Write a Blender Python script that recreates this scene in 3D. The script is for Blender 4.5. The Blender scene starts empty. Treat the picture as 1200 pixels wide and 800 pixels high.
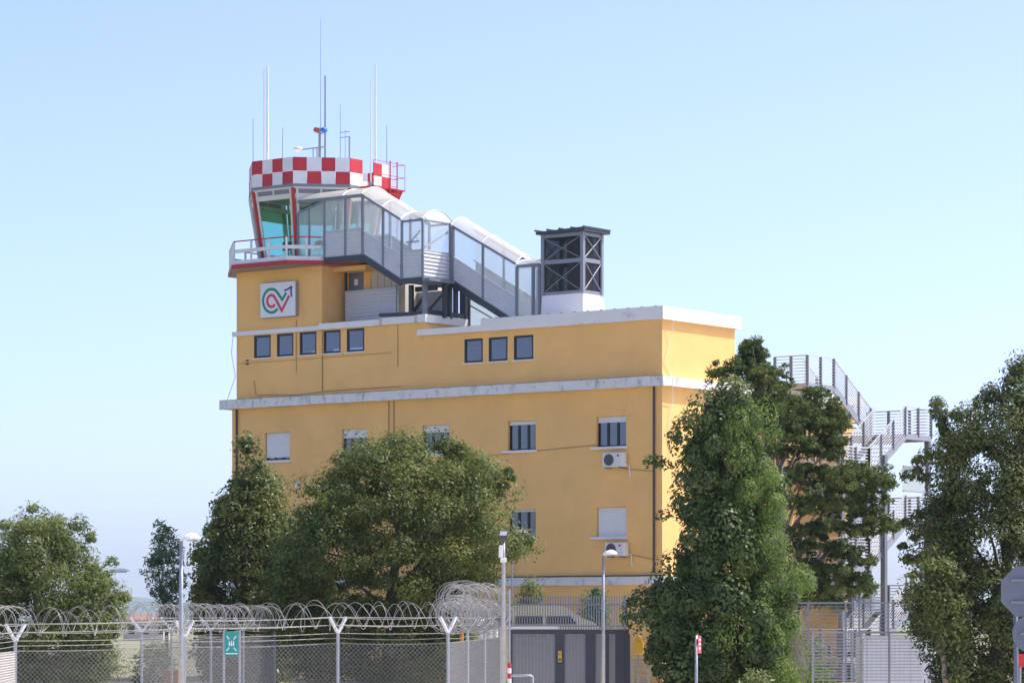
import bpy, math, random
import numpy as np
from mathutils import Vector, Matrix
random.seed(7)
R = math.radians
S = bpy.context.scene
C = S.collection

# ---------------------------------------------------------------- camera
FPX, HY, CAMZ = 3700.0, 730.0, 2.3          # focal length in photo pixels, horizon row, eye height
cam_d = bpy.data.cameras.new('camera')
cam = bpy.data.objects.new('camera', cam_d)
C.objects.link(cam)
cam.location = (0, 0, CAMZ)
cam.rotation_euler = (R(90), 0, 0)
cam_d.sensor_width = 36
cam_d.lens = FPX / 1200 * 36
cam_d.shift_y = (HY - 400) / 1200
cam_d.clip_start = 0.5
cam_d.clip_end = 30000
S.camera = cam

# ---------------------------------------------------------------- light
SUN_B, SUN_EL = -13.0, 57.0
sdir = Vector((math.cos(R(SUN_B)) * math.cos(R(SUN_EL)), -math.sin(R(SUN_B)) * math.cos(R(SUN_EL)), math.sin(R(SUN_EL))))
w = bpy.data.worlds.new('World')
S.world = w
w.use_nodes = True
nt = w.node_tree
nt.nodes.clear()
wo = nt.nodes.new('ShaderNodeOutputWorld')
bg = nt.nodes.new('ShaderNodeBackground')
sky = nt.nodes.new('ShaderNodeTexSky')
sky.sky_type = 'NISHITA'
sky.sun_disc = False
sky.sun_elevation = R(SUN_EL)
sky.sun_rotation = math.atan2(sdir.x, sdir.y)
sky.altitude = 0
sky.air_density = 0.5
sky.dust_density = 1.9
sky.ozone_density = 3.0
bg.inputs[1].default_value = 0.135
tint = nt.nodes.new('ShaderNodeMix')       # a touch less green than the model's clear sky
tint.data_type = 'RGBA'
tint.blend_type = 'MULTIPLY'
tint.inputs['Factor'].default_value = 1
tint.inputs[7].default_value = (0.95, 0.90, 1.0, 1)
nt.links.new(sky.outputs[0], tint.inputs[6])
nt.links.new(tint.outputs[2], bg.inputs[0])
nt.links.new(bg.outputs[0], wo.inputs[0])
sl = bpy.data.lights.new('sun', 'SUN')
sl.energy = 2.15
sl.angle = R(0.5)
sl.color = (1.0, 0.95, 0.87)
so = bpy.data.objects.new('sun', sl)
C.objects.link(so)
so.rotation_euler = (-sdir).to_track_quat('-Z', 'Y').to_euler()
so.location = (0, 60, 80)
S.view_settings.view_transform = 'Standard'
S.view_settings.look = 'None'
S.view_settings.exposure = 1.46
S.view_settings.gamma = 1
S.cycles.max_bounces = 8
S.cycles.transparent_max_bounces = 24
S.cycles.use_adaptive_sampling = True

# ---------------------------------------------------------------- frames
ANG = R(37.0)
D0 = 119.0
X0 = (776 - 600) / FPX * D0
CA, SA = math.cos(ANG), math.sin(ANG)
FB = Matrix.Translation((X0, D0, 0)) @ Matrix.Rotation(-ANG, 4, 'Z')   # building frame: x along the long wall, y inwards
FW = Matrix.Identity(4)


def lx(px, t=0.0):
    k = (px - 600) / FPX
    return (k * (D0 + t * CA) - X0 - t * SA) / (CA + k * SA)


def ldep(x, t=0.0):
    return D0 - x * SA + t * CA


def lz(py, x, t=0.0):
    return CAMZ + (HY - py) * ldep(x, t) / FPX


def ly(px, x):
    k = (px - 600) / FPX
    return (k * (D0 - x * SA) - X0 - x * CA) / (SA - k * CA)


def wx(px, d):
    return (px - 600) / FPX * d


def wz(py, d):
    return CAMZ + (HY - py) / FPX * d


# ---------------------------------------------------------------- objects
OFF = {}


def put(o, props):
    for k, v in props.items():
        if v is not None:
            o[k] = v


def thing(name, label, cat, base=(0, 0, 0), frame=FW, group=None, kind=None):
    o = bpy.data.objects.new(name, None)
    o.empty_display_size = 0.3
    C.objects.link(o)
    o.matrix_world = frame @ Matrix.Translation(base)
    OFF[o.name] = Vector(base)
    put(o, dict(label=label, category=cat, group=group, kind=kind))
    return o


class MB:
    def __init__(s):
        s.v, s.f = [], []

    def poly(s, pts):
        i = len(s.v)
        s.v += [tuple(p) for p in pts]
        s.f.append(tuple(range(i, i + len(pts))))
        return s

    def box(s, x0, x1, y0, y1, z0, z1):
        return s.hexa([(x0, y0, z0), (x1, y0, z0), (x1, y1, z0), (x0, y1, z0)], [(x0, y0, z1), (x1, y0, z1), (x1, y1, z1), (x0, y1, z1)])

    def hexa(s, b, t):
        i = len(s.v)
        n = len(b)
        s.v += [tuple(p) for p in b] + [tuple(p) for p in t]
        s.f.append(tuple(i + k for k in reversed(range(n))))
        s.f.append(tuple(i + n + k for k in range(n)))
        for k in range(n):
            j = (k + 1) % n
            s.f.append((i + k, i + j, i + n + j, i + n + k))
        return s

    def prism(s, poly, z0, z1):
        return s.hexa([(x, y, z0) for x, y in poly], [(x, y, z1) for x, y in poly])

    def beam(s, p, q, w=0.05, h=None, up=(0, 0, 1)):
        h = h or w
        p, q = Vector(p), Vector(q)
        d = (q - p).normalized()
        up = Vector(up)
        if abs(d.dot(up)) > 0.98:
            up = Vector((0, 1, 0))
        a = d.cross(up).normalized() * w / 2
        b = a.cross(d).normalized() * h / 2
        return s.hexa([p - a - b, p + a - b, p + a + b, p - a + b], [q - a - b, q + a - b, q + a + b, q - a + b])

    def tube(s, pts, rad, n=6, cap=True):
        pts = [Vector(p) for p in pts]
        if not isinstance(rad, (list, tuple)):
            rad = [rad] * len(pts)
        i0 = len(s.v)
        a = None
        for k, p in enumerate(pts):
            d = (pts[min(k + 1, len(pts) - 1)] - pts[max(k - 1, 0)]).normalized()
            if a is None:
                ref = Vector((0, 0, 1)) if abs(d.z) < 0.9 else Vector((1, 0, 0))
                a = d.cross(ref).normalized()
            else:
                a = (a - d * a.dot(d)).normalized()
            b = d.cross(a)
            for j in range(n):
                th = 2 * math.pi * j / n
                s.v.append(tuple(p + (a * math.cos(th) + b * math.sin(th)) * rad[k]))
        for k in range(len(pts) - 1):
            for j in range(n):
                m = (j + 1) % n
                s.f.append((i0 + k * n + j, i0 + k * n + m, i0 + (k + 1) * n + m, i0 + (k + 1) * n + j))
        if cap:
            s.f.append(tuple(i0 + j for j in reversed(range(n))))
            s.f.append(tuple(i0 + (len(pts) - 1) * n + j for j in range(n)))
        return s

    def lathe(s, c, prof, n=16, ax='z'):
        i0 = len(s.v)
        for r, h in prof:
            for j in range(n):
                th = 2 * math.pi * j / n
                u, v = r * math.cos(th), r * math.sin(th)
                s.v.append((c[0] + u, c[1] + v, c[2] + h) if ax == 'z' else (c[0] + u, c[1] + h, c[2] + v) if ax == 'y' else (c[0] + h, c[1] + u, c[2] + v))
        for k in range(len(prof) - 1):
            for j in range(n):
                m = (j + 1) % n
                s.f.append((i0 + k * n + j, i0 + k * n + m, i0 + (k + 1) * n + m, i0 + (k + 1) * n + j))
        s.f.append(tuple(i0 + j for j in reversed(range(n))))
        s.f.append(tuple(i0 + (len(prof) - 1) * n + j for j in range(n)))
        return s

    def build(s, name, mat, parent=None, smooth=False, base=None, frame=FW, bevel=0, **props):
        off = OFF[parent.name] if parent else Vector(base or (0, 0, 0))
        me = bpy.data.meshes.new(name)
        me.from_pydata([(x - off.x, y - off.y, z - off.z) for x, y, z in s.v], [], s.f)
        me.update()
        if mat:
            me.materials.append(mat)
        if smooth:
            me.shade_smooth()
        o = bpy.data.objects.new(name, me)
        C.objects.link(o)
        if parent:
            o.parent = parent
            OFF[o.name] = off
        else:
            o.matrix_world = frame @ Matrix.Translation(off)
            OFF[o.name] = off
        if bevel:
            m = o.modifiers.new('bevel', 'BEVEL')
            m.width = bevel
            m.segments = 2
            m.limit_method = 'ANGLE'
        put(o, props)
        return o


UNIT = {}


def unit(mat, round_):
    key = (mat.name, round_)
    if key not in UNIT:
        m = MB()
        if round_:
            m.tube([(-.5, 0, 0), (.5, 0, 0)], .5, 8)
        else:
            m.box(-.5, .5, -.5, .5, -.5, .5)
        me = bpy.data.meshes.new('bar')
        me.from_pydata(m.v, [], m.f)
        me.materials.append(mat)
        UNIT[key] = me
    return UNIT[key]


def bar(name, p, q, w, h, mat, parent, round_=False, up=(0, 0, 1)):
    """one straight bar as an object of its own; alike bars share their mesh"""
    off = OFF[parent.name]
    p, q = Vector(p) - off, Vector(q) - off
    d = q - p
    L = d.length
    d.normalize()
    up = Vector(up)
    if abs(d.dot(up)) > 0.98:
        up = Vector((1, 0, 0))
    b = up.cross(d).normalized()
    c = d.cross(b)
    M = Matrix((d, b, c)).transposed().to_4x4()
    o = bpy.data.objects.new(name, unit(mat, round_))
    C.objects.link(o)
    o.parent = parent
    o.matrix_local = Matrix.Translation((p + q) / 2) @ M @ Matrix.Diagonal((L, w, h, 1))
    OFF[o.name] = off
    return o


# ---------------------------------------------------------------- materials
def mat(name, col, rough=0.6, metal=0.0, spec=0.5, noise=0.0, nscale=3.0, bump=0.0, bscale=40.0, streak=None, stain=None):
    m = bpy.data.materials.new(name)
    m.use_nodes = True
    n, l = m.node_tree.nodes, m.node_tree.links
    p = n['Principled BSDF']
    p.inputs['Base Color'].default_value = (*col, 1)
    p.inputs['Roughness'].default_value = rough
    p.inputs['Metallic'].default_value = metal
    p.inputs['Specular IOR Level'].default_value = spec
    if noise or bump or stain:
        tc = n.new('ShaderNodeTexCoord')
        last = None
        if noise:
            nz = n.new('ShaderNodeTexNoise')
            nz.inputs['Scale'].default_value = nscale
            nz.inputs['Detail'].default_value = 6
            nz.inputs['Roughness'].default_value = 0.65
            if streak:
                mp = n.new('ShaderNodeMapping')
                mp.inputs['Scale'].default_value = streak
                l.new(tc.outputs['Object'], mp.inputs[0])
                l.new(mp.outputs[0], nz.inputs['Vector'])
            else:
                l.new(tc.outputs['Object'], nz.inputs['Vector'])
            mr = n.new('ShaderNodeMapRange')
            mr.inputs['From Min'].default_value = 0.3
            mr.inputs['From Max'].default_value = 0.7
            mr.inputs['To Min'].default_value = 1 - noise
            mr.inputs['To Max'].default_value = 1 + noise
            l.new(nz.outputs['Fac'], mr.inputs['Value'])
            mx = n.new('ShaderNodeMix')
            mx.data_type = 'RGBA'
            mx.blend_type = 'MULTIPLY'
            mx.inputs['Factor'].default_value = 1
            mx.inputs[6].default_value = (*col, 1)
            l.new(mr.outputs[0], mx.inputs[7])
            last = mx.outputs[2]
        if stain:
            scol, sscale, lo, hi, smap = stain
            nz2 = n.new('ShaderNodeTexNoise')
            nz2.inputs['Scale'].default_value = sscale
            nz2.inputs['Detail'].default_value = 8
            nz2.inputs['Roughness'].default_value = 0.7
            mp2 = n.new('ShaderNodeMapping')
            mp2.inputs['Scale'].default_value = smap
            l.new(tc.outputs['Object'], mp2.inputs[0])
            l.new(mp2.outputs[0], nz2.inputs['Vector'])
            cr = n.new('ShaderNodeMapRange')
            cr.inputs['From Min'].default_value = lo
            cr.inputs['From Max'].default_value = hi
            l.new(nz2.outputs['Fac'], cr.inputs['Value'])
            m2 = n.new('ShaderNodeMix')
            m2.data_type = 'RGBA'
            l.new(cr.outputs[0], m2.inputs['Factor'])
            if last:
                l.new(last, m2.inputs[6])
            else:
                m2.inputs[6].default_value = (*col, 1)
            m2.inputs[7].default_value = (*scol, 1)
            last = m2.outputs[2]
        if last:
            l.new(last, p.inputs['Base Color'])
        if bump:
            nb = n.new('ShaderNodeTexNoise')
            nb.inputs['Scale'].default_value = bscale
            nb.inputs['Detail'].default_value = 4
            l.new(tc.outputs['Object'], nb.inputs['Vector'])
            bp = n.new('ShaderNodeBump')
            bp.inputs['Strength'].default_value = bump
            bp.inputs['Distance'].default_value = 0.02
            l.new(nb.outputs['Fac'], bp.inputs['Height'])
            l.new(bp.outputs[0], p.inputs['Normal'])
    return m


def glassy(name, tint, gloss=0.12, haze=0.0, hazecol=(0.8, 0.85, 0.85), rough=0.03):
    m = bpy.data.materials.new(name)
    m.use_nodes = True
    n, l = m.node_tree.nodes, m.node_tree.links
    n.clear()
    out = n.new('ShaderNodeOutputMaterial')
    tr = n.new('ShaderNodeBsdfTransparent')
    tr.inputs[0].default_value = (*tint, 1)
    gl = n.new('ShaderNodeBsdfGlossy')
    gl.inputs['Roughness'].default_value = rough
    lw = n.new('ShaderNodeLayerWeight')
    lw.inputs['Blend'].default_value = 0.5
    pw = n.new('ShaderNodeMath')
    pw.operation = 'POWER'
    pw.inputs[1].default_value = 4.0
    l.new(lw.outputs['Facing'], pw.inputs[0])
    ad = n.new('ShaderNodeMath')
    ad.operation = 'MULTIPLY_ADD'
    ad.use_clamp = True
    ad.inputs[1].default_value = 0.6
    ad.inputs[2].default_value = gloss + 0.03
    l.new(pw.outputs[0], ad.inputs[0])
    mx = n.new('ShaderNodeMixShader')
    l.new(ad.outputs[0], mx.inputs[0])
    l.new(tr.outputs[0], mx.inputs[1])
    l.new(gl.outputs[0], mx.inputs[2])
    last = mx
    if haze:
        df = n.new('ShaderNodeBsdfDiffuse')
        df.inputs[0].default_value = (*hazecol, 1)
        tl = n.new('ShaderNodeBsdfTranslucent')
        tl.inputs[0].default_value = (*hazecol, 1)
        m1 = n.new('ShaderNodeMixShader')
        m1.inputs[0].default_value = 0.5
        l.new(df.outputs[0], m1.inputs[1])
        l.new(tl.outputs[0], m1.inputs[2])
        m2 = n.new('ShaderNodeMixShader')
        m2.inputs[0].default_value = haze
        l.new(last.outputs[0], m2.inputs[1])
        l.new(m1.outputs[0], m2.inputs[2])
        last = m2
    l.new(last.outputs[0], out.inputs[0])
    return m


def leafmat(name, c1, c2, trans=0.3, rough=0.45, c3=None, spec=0.25):
    m = bpy.data.materials.new(name)
    m.use_nodes = True
    n, l = m.node_tree.nodes, m.node_tree.links
    p = n['Principled BSDF']
    out = n['Material Output']
    ge = n.new('ShaderNodeNewGeometry')
    tc = n.new('ShaderNodeTexCoord')
    nz = n.new('ShaderNodeTexNoise')
    nz.inputs['Scale'].default_value = 0.9
    nz.inputs['Detail'].default_value = 3
    l.new(tc.outputs['Object'], nz.inputs['Vector'])
    ad = n.new('ShaderNodeMath')
    ad.operation = 'MULTIPLY_ADD'
    ad.inputs[1].default_value = 0.40
    l.new(ge.outputs['Random Per Island'], ad.inputs[0])
    mm = n.new('ShaderNodeMath')
    mm.operation = 'MULTIPLY_ADD'
    mm.inputs[1].default_value = 1.5
    mm.inputs[2].default_value = -0.42
    l.new(nz.outputs['Fac'], mm.inputs[0])
    l.new(mm.outputs[0], ad.inputs[2])
    cr = n.new('ShaderNodeValToRGB')
    cr.color_ramp.elements[0].color = (*c1, 1)
    cr.color_ramp.elements[0].position = 0.15
    cr.color_ramp.elements[1].color = (*c2, 1)
    cr.color_ramp.elements[1].position = 0.8
    if c3:
        e = cr.color_ramp.elements.new(0.97)
        e.color = (*c3, 1)
    l.new(ad.outputs[0], cr.inputs[0])
    l.new(cr.outputs[0], p.inputs['Base Color'])
    p.inputs['Roughness'].default_value = rough
    p.inputs['Specular IOR Level'].default_value = spec
    tl = n.new('ShaderNodeBsdfTranslucent')
    hs = n.new('ShaderNodeHueSaturation')
    hs.inputs['Value'].default_value = 1.3
    l.new(cr.outputs[0], hs.inputs['Color'])
    l.new(hs.outputs[0], tl.inputs[0])
    mx = n.new('ShaderNodeMixShader')
    mx.inputs[0].default_value = trans
    l.new(p.outputs[0], mx.inputs[1])
    l.new(tl.outputs[0], mx.inputs[2])
    l.new(mx.outputs[0], out.inputs[0])
    return m


M_ = {}
M_['stucco'] = mat('ochre_stucco', (0.90, 0.535, 0.195), 0.9, spec=0.15, noise=0.075, nscale=0.55, bump=0.25, bscale=45,
                   stain=((0.66, 0.41, 0.19), 0.9, 0.58, 0.88, (0.9, 0.9, 0.45)))
M_['plaster'] = mat('weathered_white_plaster', (0.74, 0.725, 0.69), 0.85, spec=0.2, noise=0.06, nscale=2.0, bump=0.2,
                    stain=((0.26, 0.25, 0.23), 1.9, 0.51, 0.74, (1.6, 1.6, 0.7)))
M_['cap'] = mat('white_cap', (0.80, 0.775, 0.73), 0.8, spec=0.2, noise=0.05, nscale=1.5, bump=0.15,
                stain=((0.33, 0.31, 0.28), 1.2, 0.60, 0.85, (1, 1, 2)))
M_['whitewall'] = mat('white_render', (0.80, 0.79, 0.76), 0.8, noise=0.03, bump=0.1)
M_['steel'] = mat('grey_steel', (0.20, 0.22, 0.25), 0.5, 0.3, noise=0.08, nscale=4)
M_['darksteel'] = mat('dark_steel', (0.055, 0.06, 0.07), 0.5, 0.3, noise=0.1, nscale=4)
M_['galv'] = mat('galvanised_steel', (0.36, 0.37, 0.385), 0.45, 0.6, noise=0.12, nscale=8)
M_['galvd'] = mat('dull_galvanised_wire', (0.27, 0.265, 0.25), 0.6, 0.3, noise=0.15, nscale=6)
M_['post_steel'] = mat('blue_grey_post', (0.18, 0.19, 0.215), 0.5, 0.3, noise=0.1)
M_['stair_rail'] = mat('pale_galvanised_rail', (0.55, 0.56, 0.56), 0.5, 0.25, noise=0.08, nscale=5)
M_['vframe'] = mat('grey_frame', (0.24, 0.26, 0.29), 0.5, 0.2, noise=0.1)
M_['corr'] = mat('corrugated_panel', (0.58, 0.60, 0.62), 0.5, 0.25, noise=0.06, nscale=3)
M_['beige'] = mat('beige_panel', (0.60, 0.53, 0.43), 0.7, noise=0.05)
M_['red'] = mat('signal_red', (0.50, 0.024, 0.03), 0.55, noise=0.14, nscale=1.6)
M_['redbrown'] = mat('red_trim', (0.42, 0.03, 0.03), 0.55, noise=0.08)
M_['white'] = mat('white_paint', (0.74, 0.74, 0.73), 0.55, noise=0.07, nscale=1.8)
M_['offwhite'] = mat('cream_frame', (0.70, 0.66, 0.58), 0.55, noise=0.04)
M_['blackframe'] = mat('black_frame', (0.014, 0.015, 0.018), 0.4)
M_['shutter'] = mat('white_shutter', (0.76, 0.76, 0.74), 0.6, noise=0.03)
M_['curtain'] = mat('pale_curtain', (0.45, 0.48, 0.52), 0.9)
M_['floor'] = mat('floor_grey', (0.3, 0.3, 0.3), 0.8)
M_['blind'] = glassy('green_sun_blind', (0.12, 0.34, 0.14), 0.0, 0.55, (0.10, 0.27, 0.10), 0.4)
M_['ceil'] = mat('cab_ceiling', (0.22, 0.36, 0.20), 0.8)
M_['pipe'] = mat('brown_downpipe', (0.06, 0.045, 0.04), 0.5)
M_['cable'] = mat('cable', (0.36, 0.235, 0.11), 0.7)
M_['pane'] = glassy('office_glass', (0.40, 0.47, 0.56), 0.11)
M_['cabglass'] = glassy('green_cab_glass', (0.42, 0.78, 0.72), 0.04)
M_['clear'] = glassy('stair_glazing', (0.86, 0.92, 0.92), 0.03, 0.40, (0.70, 0.75, 0.74))
M_['poly'] = glassy('translucent_roof', (0.9, 0.92, 0.9), 0.03, 0.72, (0.76, 0.74, 0.68), 0.2)
M_['milky'] = glassy('milky_panel', (0.86, 0.92, 0.9), 0.03, 0.55, (0.74, 0.80, 0.78))
M_['mesh'] = glassy('fine_black_mesh', (0.38, 0.38, 0.38), 0.0, 0.45, (0.035, 0.035, 0.037), 0.4)
M_['green'] = mat('logo_green', (0.015, 0.26, 0.18), 0.5)
M_['logored'] = mat('logo_red', (0.68, 0.045, 0.07), 0.5)
M_['blue'] = mat('logo_blue', (0.02, 0.05, 0.24), 0.5)
M_['signwhite'] = mat('sign_face', (0.76, 0.78, 0.82), 0.45)
M_['grey'] = mat('sign_side_grey', (0.30, 0.29, 0.28), 0.5)
M_['acwhite'] = mat('ac_casing', (0.72, 0.71, 0.68), 0.5, noise=0.04)
M_['lampcap'] = mat('lamp_head', (0.75, 0.75, 0.73), 0.35, noise=0.05)
M_['teal'] = mat('teal_sign', (0.02, 0.30, 0.24), 0.5)
M_['yellow'] = mat('yellow_paint', (0.75, 0.42, 0.02), 0.5)
M_['orange'] = mat('orange_paint', (0.65, 0.20, 0.03), 0.6)
M_['bluelens'] = mat('blue_beacon_lens', (0.02, 0.16, 0.55), 0.2)
M_['redlens'] = mat('red_beacon_lens', (0.45, 0.06, 0.04), 0.25)
M_['gatedark'] = mat('gate_steel', (0.065, 0.07, 0.08), 0.45, 0.4, noise=0.1)
M_['gatemesh'] = glassy('gate_infill', (0.6, 0.6, 0.6), 0.02, 0.5, (0.44, 0.44, 0.44))
M_['signback'] = mat('sign_back_grey', (0.13, 0.15, 0.19), 0.5, 0.3, noise=0.08)
M_['cream'] = mat('cream_car_paint', (0.72, 0.64, 0.42), 0.3)
M_['carglass'] = mat('car_glass', (0.03, 0.04, 0.05), 0.1)
M_['rubber'] = mat('tyre_rubber', (0.02, 0.02, 0.02), 0.8)
M_['roof'] = mat('roof_membrane', (0.35, 0.34, 0.33), 0.85, noise=0.1)
M_['bounce_paving'] = mat('pale_bounce_paving', (0.60, 0.545, 0.45), 0.9, noise=0.15, nscale=1.0, bump=0.2, bscale=60)  # pale tone raised to reflect more light onto the shaded front
M_['ground'] = mat('dry_grass_ground', (0.20, 0.19, 0.10), 0.95, noise=0.3, nscale=0.15, bump=0.4, bscale=6)
M_['hill'] = mat('wooded_hill', (0.05, 0.075, 0.045), 0.95, noise=0.25, nscale=0.004)
M_['terracotta'] = mat('terracotta_tiles', (0.26, 0.13, 0.085), 0.9, noise=0.2, nscale=2)
M_['bark'] = mat('bark', (0.11, 0.085, 0.06), 0.9, noise=0.3, nscale=6, bump=0.6, bscale=20)
M_['barkpale'] = mat('pale_bark', (0.24, 0.19, 0.14), 0.9, noise=0.3, nscale=6, bump=0.6, bscale=20)
M_['concrete'] = mat('concrete', (0.30, 0.30, 0.29), 0.9, noise=0.12, nscale=3)

# ---------------------------------------------------------------- setting
m = MB()
m.poly([(-9000, -200, 0), (9000, -200, 0), (9000, 9000, 0), (-9000, 9000, 0)])
m.build('ground', M_['ground'], kind='structure')
m = MB()
m.poly([(-90, -60, .004), (90, -60, .004), (90, 116, .004), (-1, 116, .004), (-1, 77, .004), (-90, 77, .004)])  # unseen pale paving, added and laid out to bounce sunlight onto the long wall
m.build('bounce_paving', M_['bounce_paving'], kind='structure')
# far hills: one ridge with depth
m = MB()
N = 160
rows = []
for j, (yy, hh) in enumerate([(6200, 0), (6500, 0.55), (6900, 1.0), (7500, 0.7), (8300, 0)]):
    row = []
    for i in range(N + 1):
        x = -3500 + 7000 * i / N
        h = 62 + 14 * math.sin(x / 310 + 1.0) + 9 * math.sin(x / 130 + j) + 5 * math.sin(x / 57 + 2 * j)
        row.append((x, yy, h * hh - 0.5))
    rows.append(row)
for j in range(4):
    for i in range(N):
        m.poly([rows[j][i], rows[j][i + 1], rows[j + 1][i + 1], rows[j + 1][i]])
m.build('hills', M_['hill'], smooth=True, kind='structure')

# ================================================================ BUILDING
B = thing('control_tower_building', 'ochre airport building with white ledges and an octagonal control cab on its left end', 'building', (0, 0, 0), FB)
ZL0, ZL1 = 11.24, 11.60         # ledge
XL = -21.75                     # left end of the main wall
XU = -21.5                      # left end of the storey above the ledge
YB = 14.0                       # depth of the main block
YU = 5.02                        # depth of the storey above
XS = -11.42                     # where the higher left section ends
ZA = 13.75                      # underside of right parapet
ZB = 14.33                      # underside of left parapet


def rect(px0, px1, pyt, pyb):
    x0, x1 = lx(px0), lx(px1)
    xm = (x0 + x1) / 2
    return [x0, x1, lz(pyb, xm), lz(pyt, xm)]


win_up = [rect(297.5, 317.3, 392.7, 419.5), rect(324.3, 343.8, 390.7, 417.4), rect(351, 370.8, 389, 415.4), rect(379, 399.2, 386.8, 413.8), rect(406.2, 426.9, 384.8, 411.8),
          rect(544, 565.8, 397, 425), rect(572.5, 594.8, 394.8, 423.2), rect(602, 625, 392.5, 421)]
# one sill and head height per group keeps the row straight
for grp in (win_up[:5], win_up[5:]):
    z0 = sum(g[2] for g in grp) / len(grp)
    z1 = sum(g[3] for g in grp) / len(grp)
    for g in grp:
        g[2], g[3] = z0, z1
win_mid = [rect(310.3, 339.5, 507.7, 541), rect(400.5, 430, 502.5, 537), rect(494.5, 526.5, 497.2, 531), rect(595, 628, 492.5, 525.8), rect(698.8, 733.8, 487.5, 520.8)]
zc = [g[2:] for g in win_mid]
for g in win_mid:
    g[2] = sum(a[0] for a in zc) / 5
    g[3] = sum(a[1] for a in zc) / 5
win_low = [[g[0], g[1], 0, 0] for g in win_mid]
low = rect(698, 734, 594, 628.4)
for g in win_low:
    g[2], g[3] = low[2], low[3]


def wall_holes(mb, x0, x1, z0, z1, holes, y=0.0, depth=0.22, axis='x'):
    xs = sorted({x0, x1, *[h[0] for h in holes], *[h[1] for h in holes]})
    zs = sorted({z0, z1, *[h[2] for h in holes], *[h[3] for h in holes]})
    P = (lambda a, b, c: (a, b, c)) if axis == 'x' else (lambda a, b, c: (-b, a, c))
    for i in range(len(xs) - 1):
        for j in range(len(zs) - 1):
            cx, cz = (xs[i] + xs[i + 1]) / 2, (zs[j] + zs[j + 1]) / 2
            if any(h[0] < cx < h[1] and h[2] < cz < h[3] for h in holes):
                continue
            mb.poly([P(xs[i], y, zs[j]), P(xs[i + 1], y, zs[j]), P(xs[i + 1], y, zs[j + 1]), P(xs[i], y, zs[j + 1])])
    for a0, a1, c0, c1 in holes:
        b = y + depth
        mb.poly([P(a0, y, c0), P(a0, y, c1), P(a0, b, c1), P(a0, b, c0)])
        mb.poly([P(a1, y, c0), P(a1, b, c0), P(a1, b, c1), P(a1, y, c1)])
        mb.poly([P(a0, y, c1), P(a1, y, c1), P(a1, b, c1), P(a0, b, c1)])
        mb.poly([P(a0, y, c0), P(a0, b, c0), P(a1, b, c0), P(a1, y, c0)])


# lower wall, long front
m = MB()
wall_holes(m, XL, 0, 0, ZL0 + .1, win_mid + win_low)
m.poly([(0, 0, 0), (0, YB, 0), (0, YB, ZL0 + .1), (0, 0, ZL0 + .1)])
m.poly([(XL, 0, 0), (XL, 0, ZL0 + .1), (XL, YB, ZL0 + .1), (XL, YB, 0)])
m.poly([(0, YB, 0), (XL, YB, 0), (XL, YB, ZL0 + .1), (0, YB, ZL0 + .1)])
# partition behind the windows so that the rooms stay dim
m.poly([(XL, 4, 0), (0, 4, 0), (0, 4, ZL0), (XL, 4, ZL0)])
m.poly([(XL, 0, 7.3), (0, 0, 7.3), (0, 4, 7.3), (XL, 4, 7.3)])
wall_low = m.build('wall', M_['stucco'], B)
m = MB()
wall_holes(m, XU, XS, ZL1 - .05, ZB + .1, win_up[:5])
wall_holes(m, XS, 0, ZL1 - .05, ZA + .1, win_up[5:])
m.poly([(XS, 0, ZA), (XS, 2.5, ZA), (XS, 2.5, ZB + .1), (XS, 0, ZB + .1)])
m.poly([(XS, 2.5, ZA), (XU, 2.5, ZA), (XU, 2.5, ZB + .1), (XS, 2.5, ZB + .1)])
m.poly([(0, 0, ZL1 - .05), (0, YU, ZL1 - .05), (0, YU, ZA + .1), (0, 0, ZA + .1)])
m.poly([(XU, 0, ZL1 - .05), (XU, 0, ZB + .1), (XU, YU, ZB + .1), (XU, YU, ZL1 - .05)])
m.poly([(0, YU, ZL1 - .05), (XU, YU, ZL1 - .05), (XU, YU, ZA + .1), (0, YU, ZA + .1)])
wall_up = m.build('wall', M_['stucco'], B)
m = MB()
m.box(XS, -.1, .1, YU - .1, ZA - .2, ZA - .02)
m.build('roof', M_['roof'], B)
m = MB()
m.box(XU + .1, XS - .1, .1, YU - .1, ZB - .2, ZB - .02)
m.build('roof', M_['roof'], B)
m = MB()
m.box(XL + .1, -.1, YU, YB - .1, ZL0 + .1, ZL1 - .12)
m.build('roof', M_['roof'], B)
# white ledge around the main block (four butted slabs)
OV = 0.42


def wavy_slab(mb, x0, x1, y0, y1, z0, z1, n=40):
    """a slab whose edges wander a little, as old plaster does"""
    rng = random.Random(int(x0 * 100 + z0 * 10))
    prev = None
    for i in range(n + 1):
        x = x0 + (x1 - x0) * i / n
        a, b, c = (rng.uniform(-.012, .012) for _ in range(3))
        cur = [(x, y0 + c, z0 + a), (x, y1, z0), (x, y1, z1), (x, y0 + c, z1 + b)]
        if prev:
            for k in range(4):
                j = (k + 1) % 4
                mb.poly([prev[k], cur[k], cur[j], prev[j]])
        else:
            mb.poly(list(reversed(cur)))
        prev = cur
    mb.poly(prev)


m = MB()
wavy_slab(m, XL - OV, .27, -.34, 0.06, ZL0, ZL1, 60)
m.build('ledge', M_['plaster'], B)
m = MB()
m.box(0.0, .267, .06, YB + OV, ZL0 + .003, ZL1 - .003)
m.build('ledge', M_['plaster'], B)
m = MB()
m.box(XL - OV + .003, XL + .3, .06, YB + OV, ZL0 + .003, ZL1 - .003)
m.build('ledge', M_['plaster'], B)
m = MB()
m.box(XL - OV + .02, .24, -.31, .0, ZL1 - .01, ZL1 + .022)
m.build('flashing', M_['grey'], B)
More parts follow.
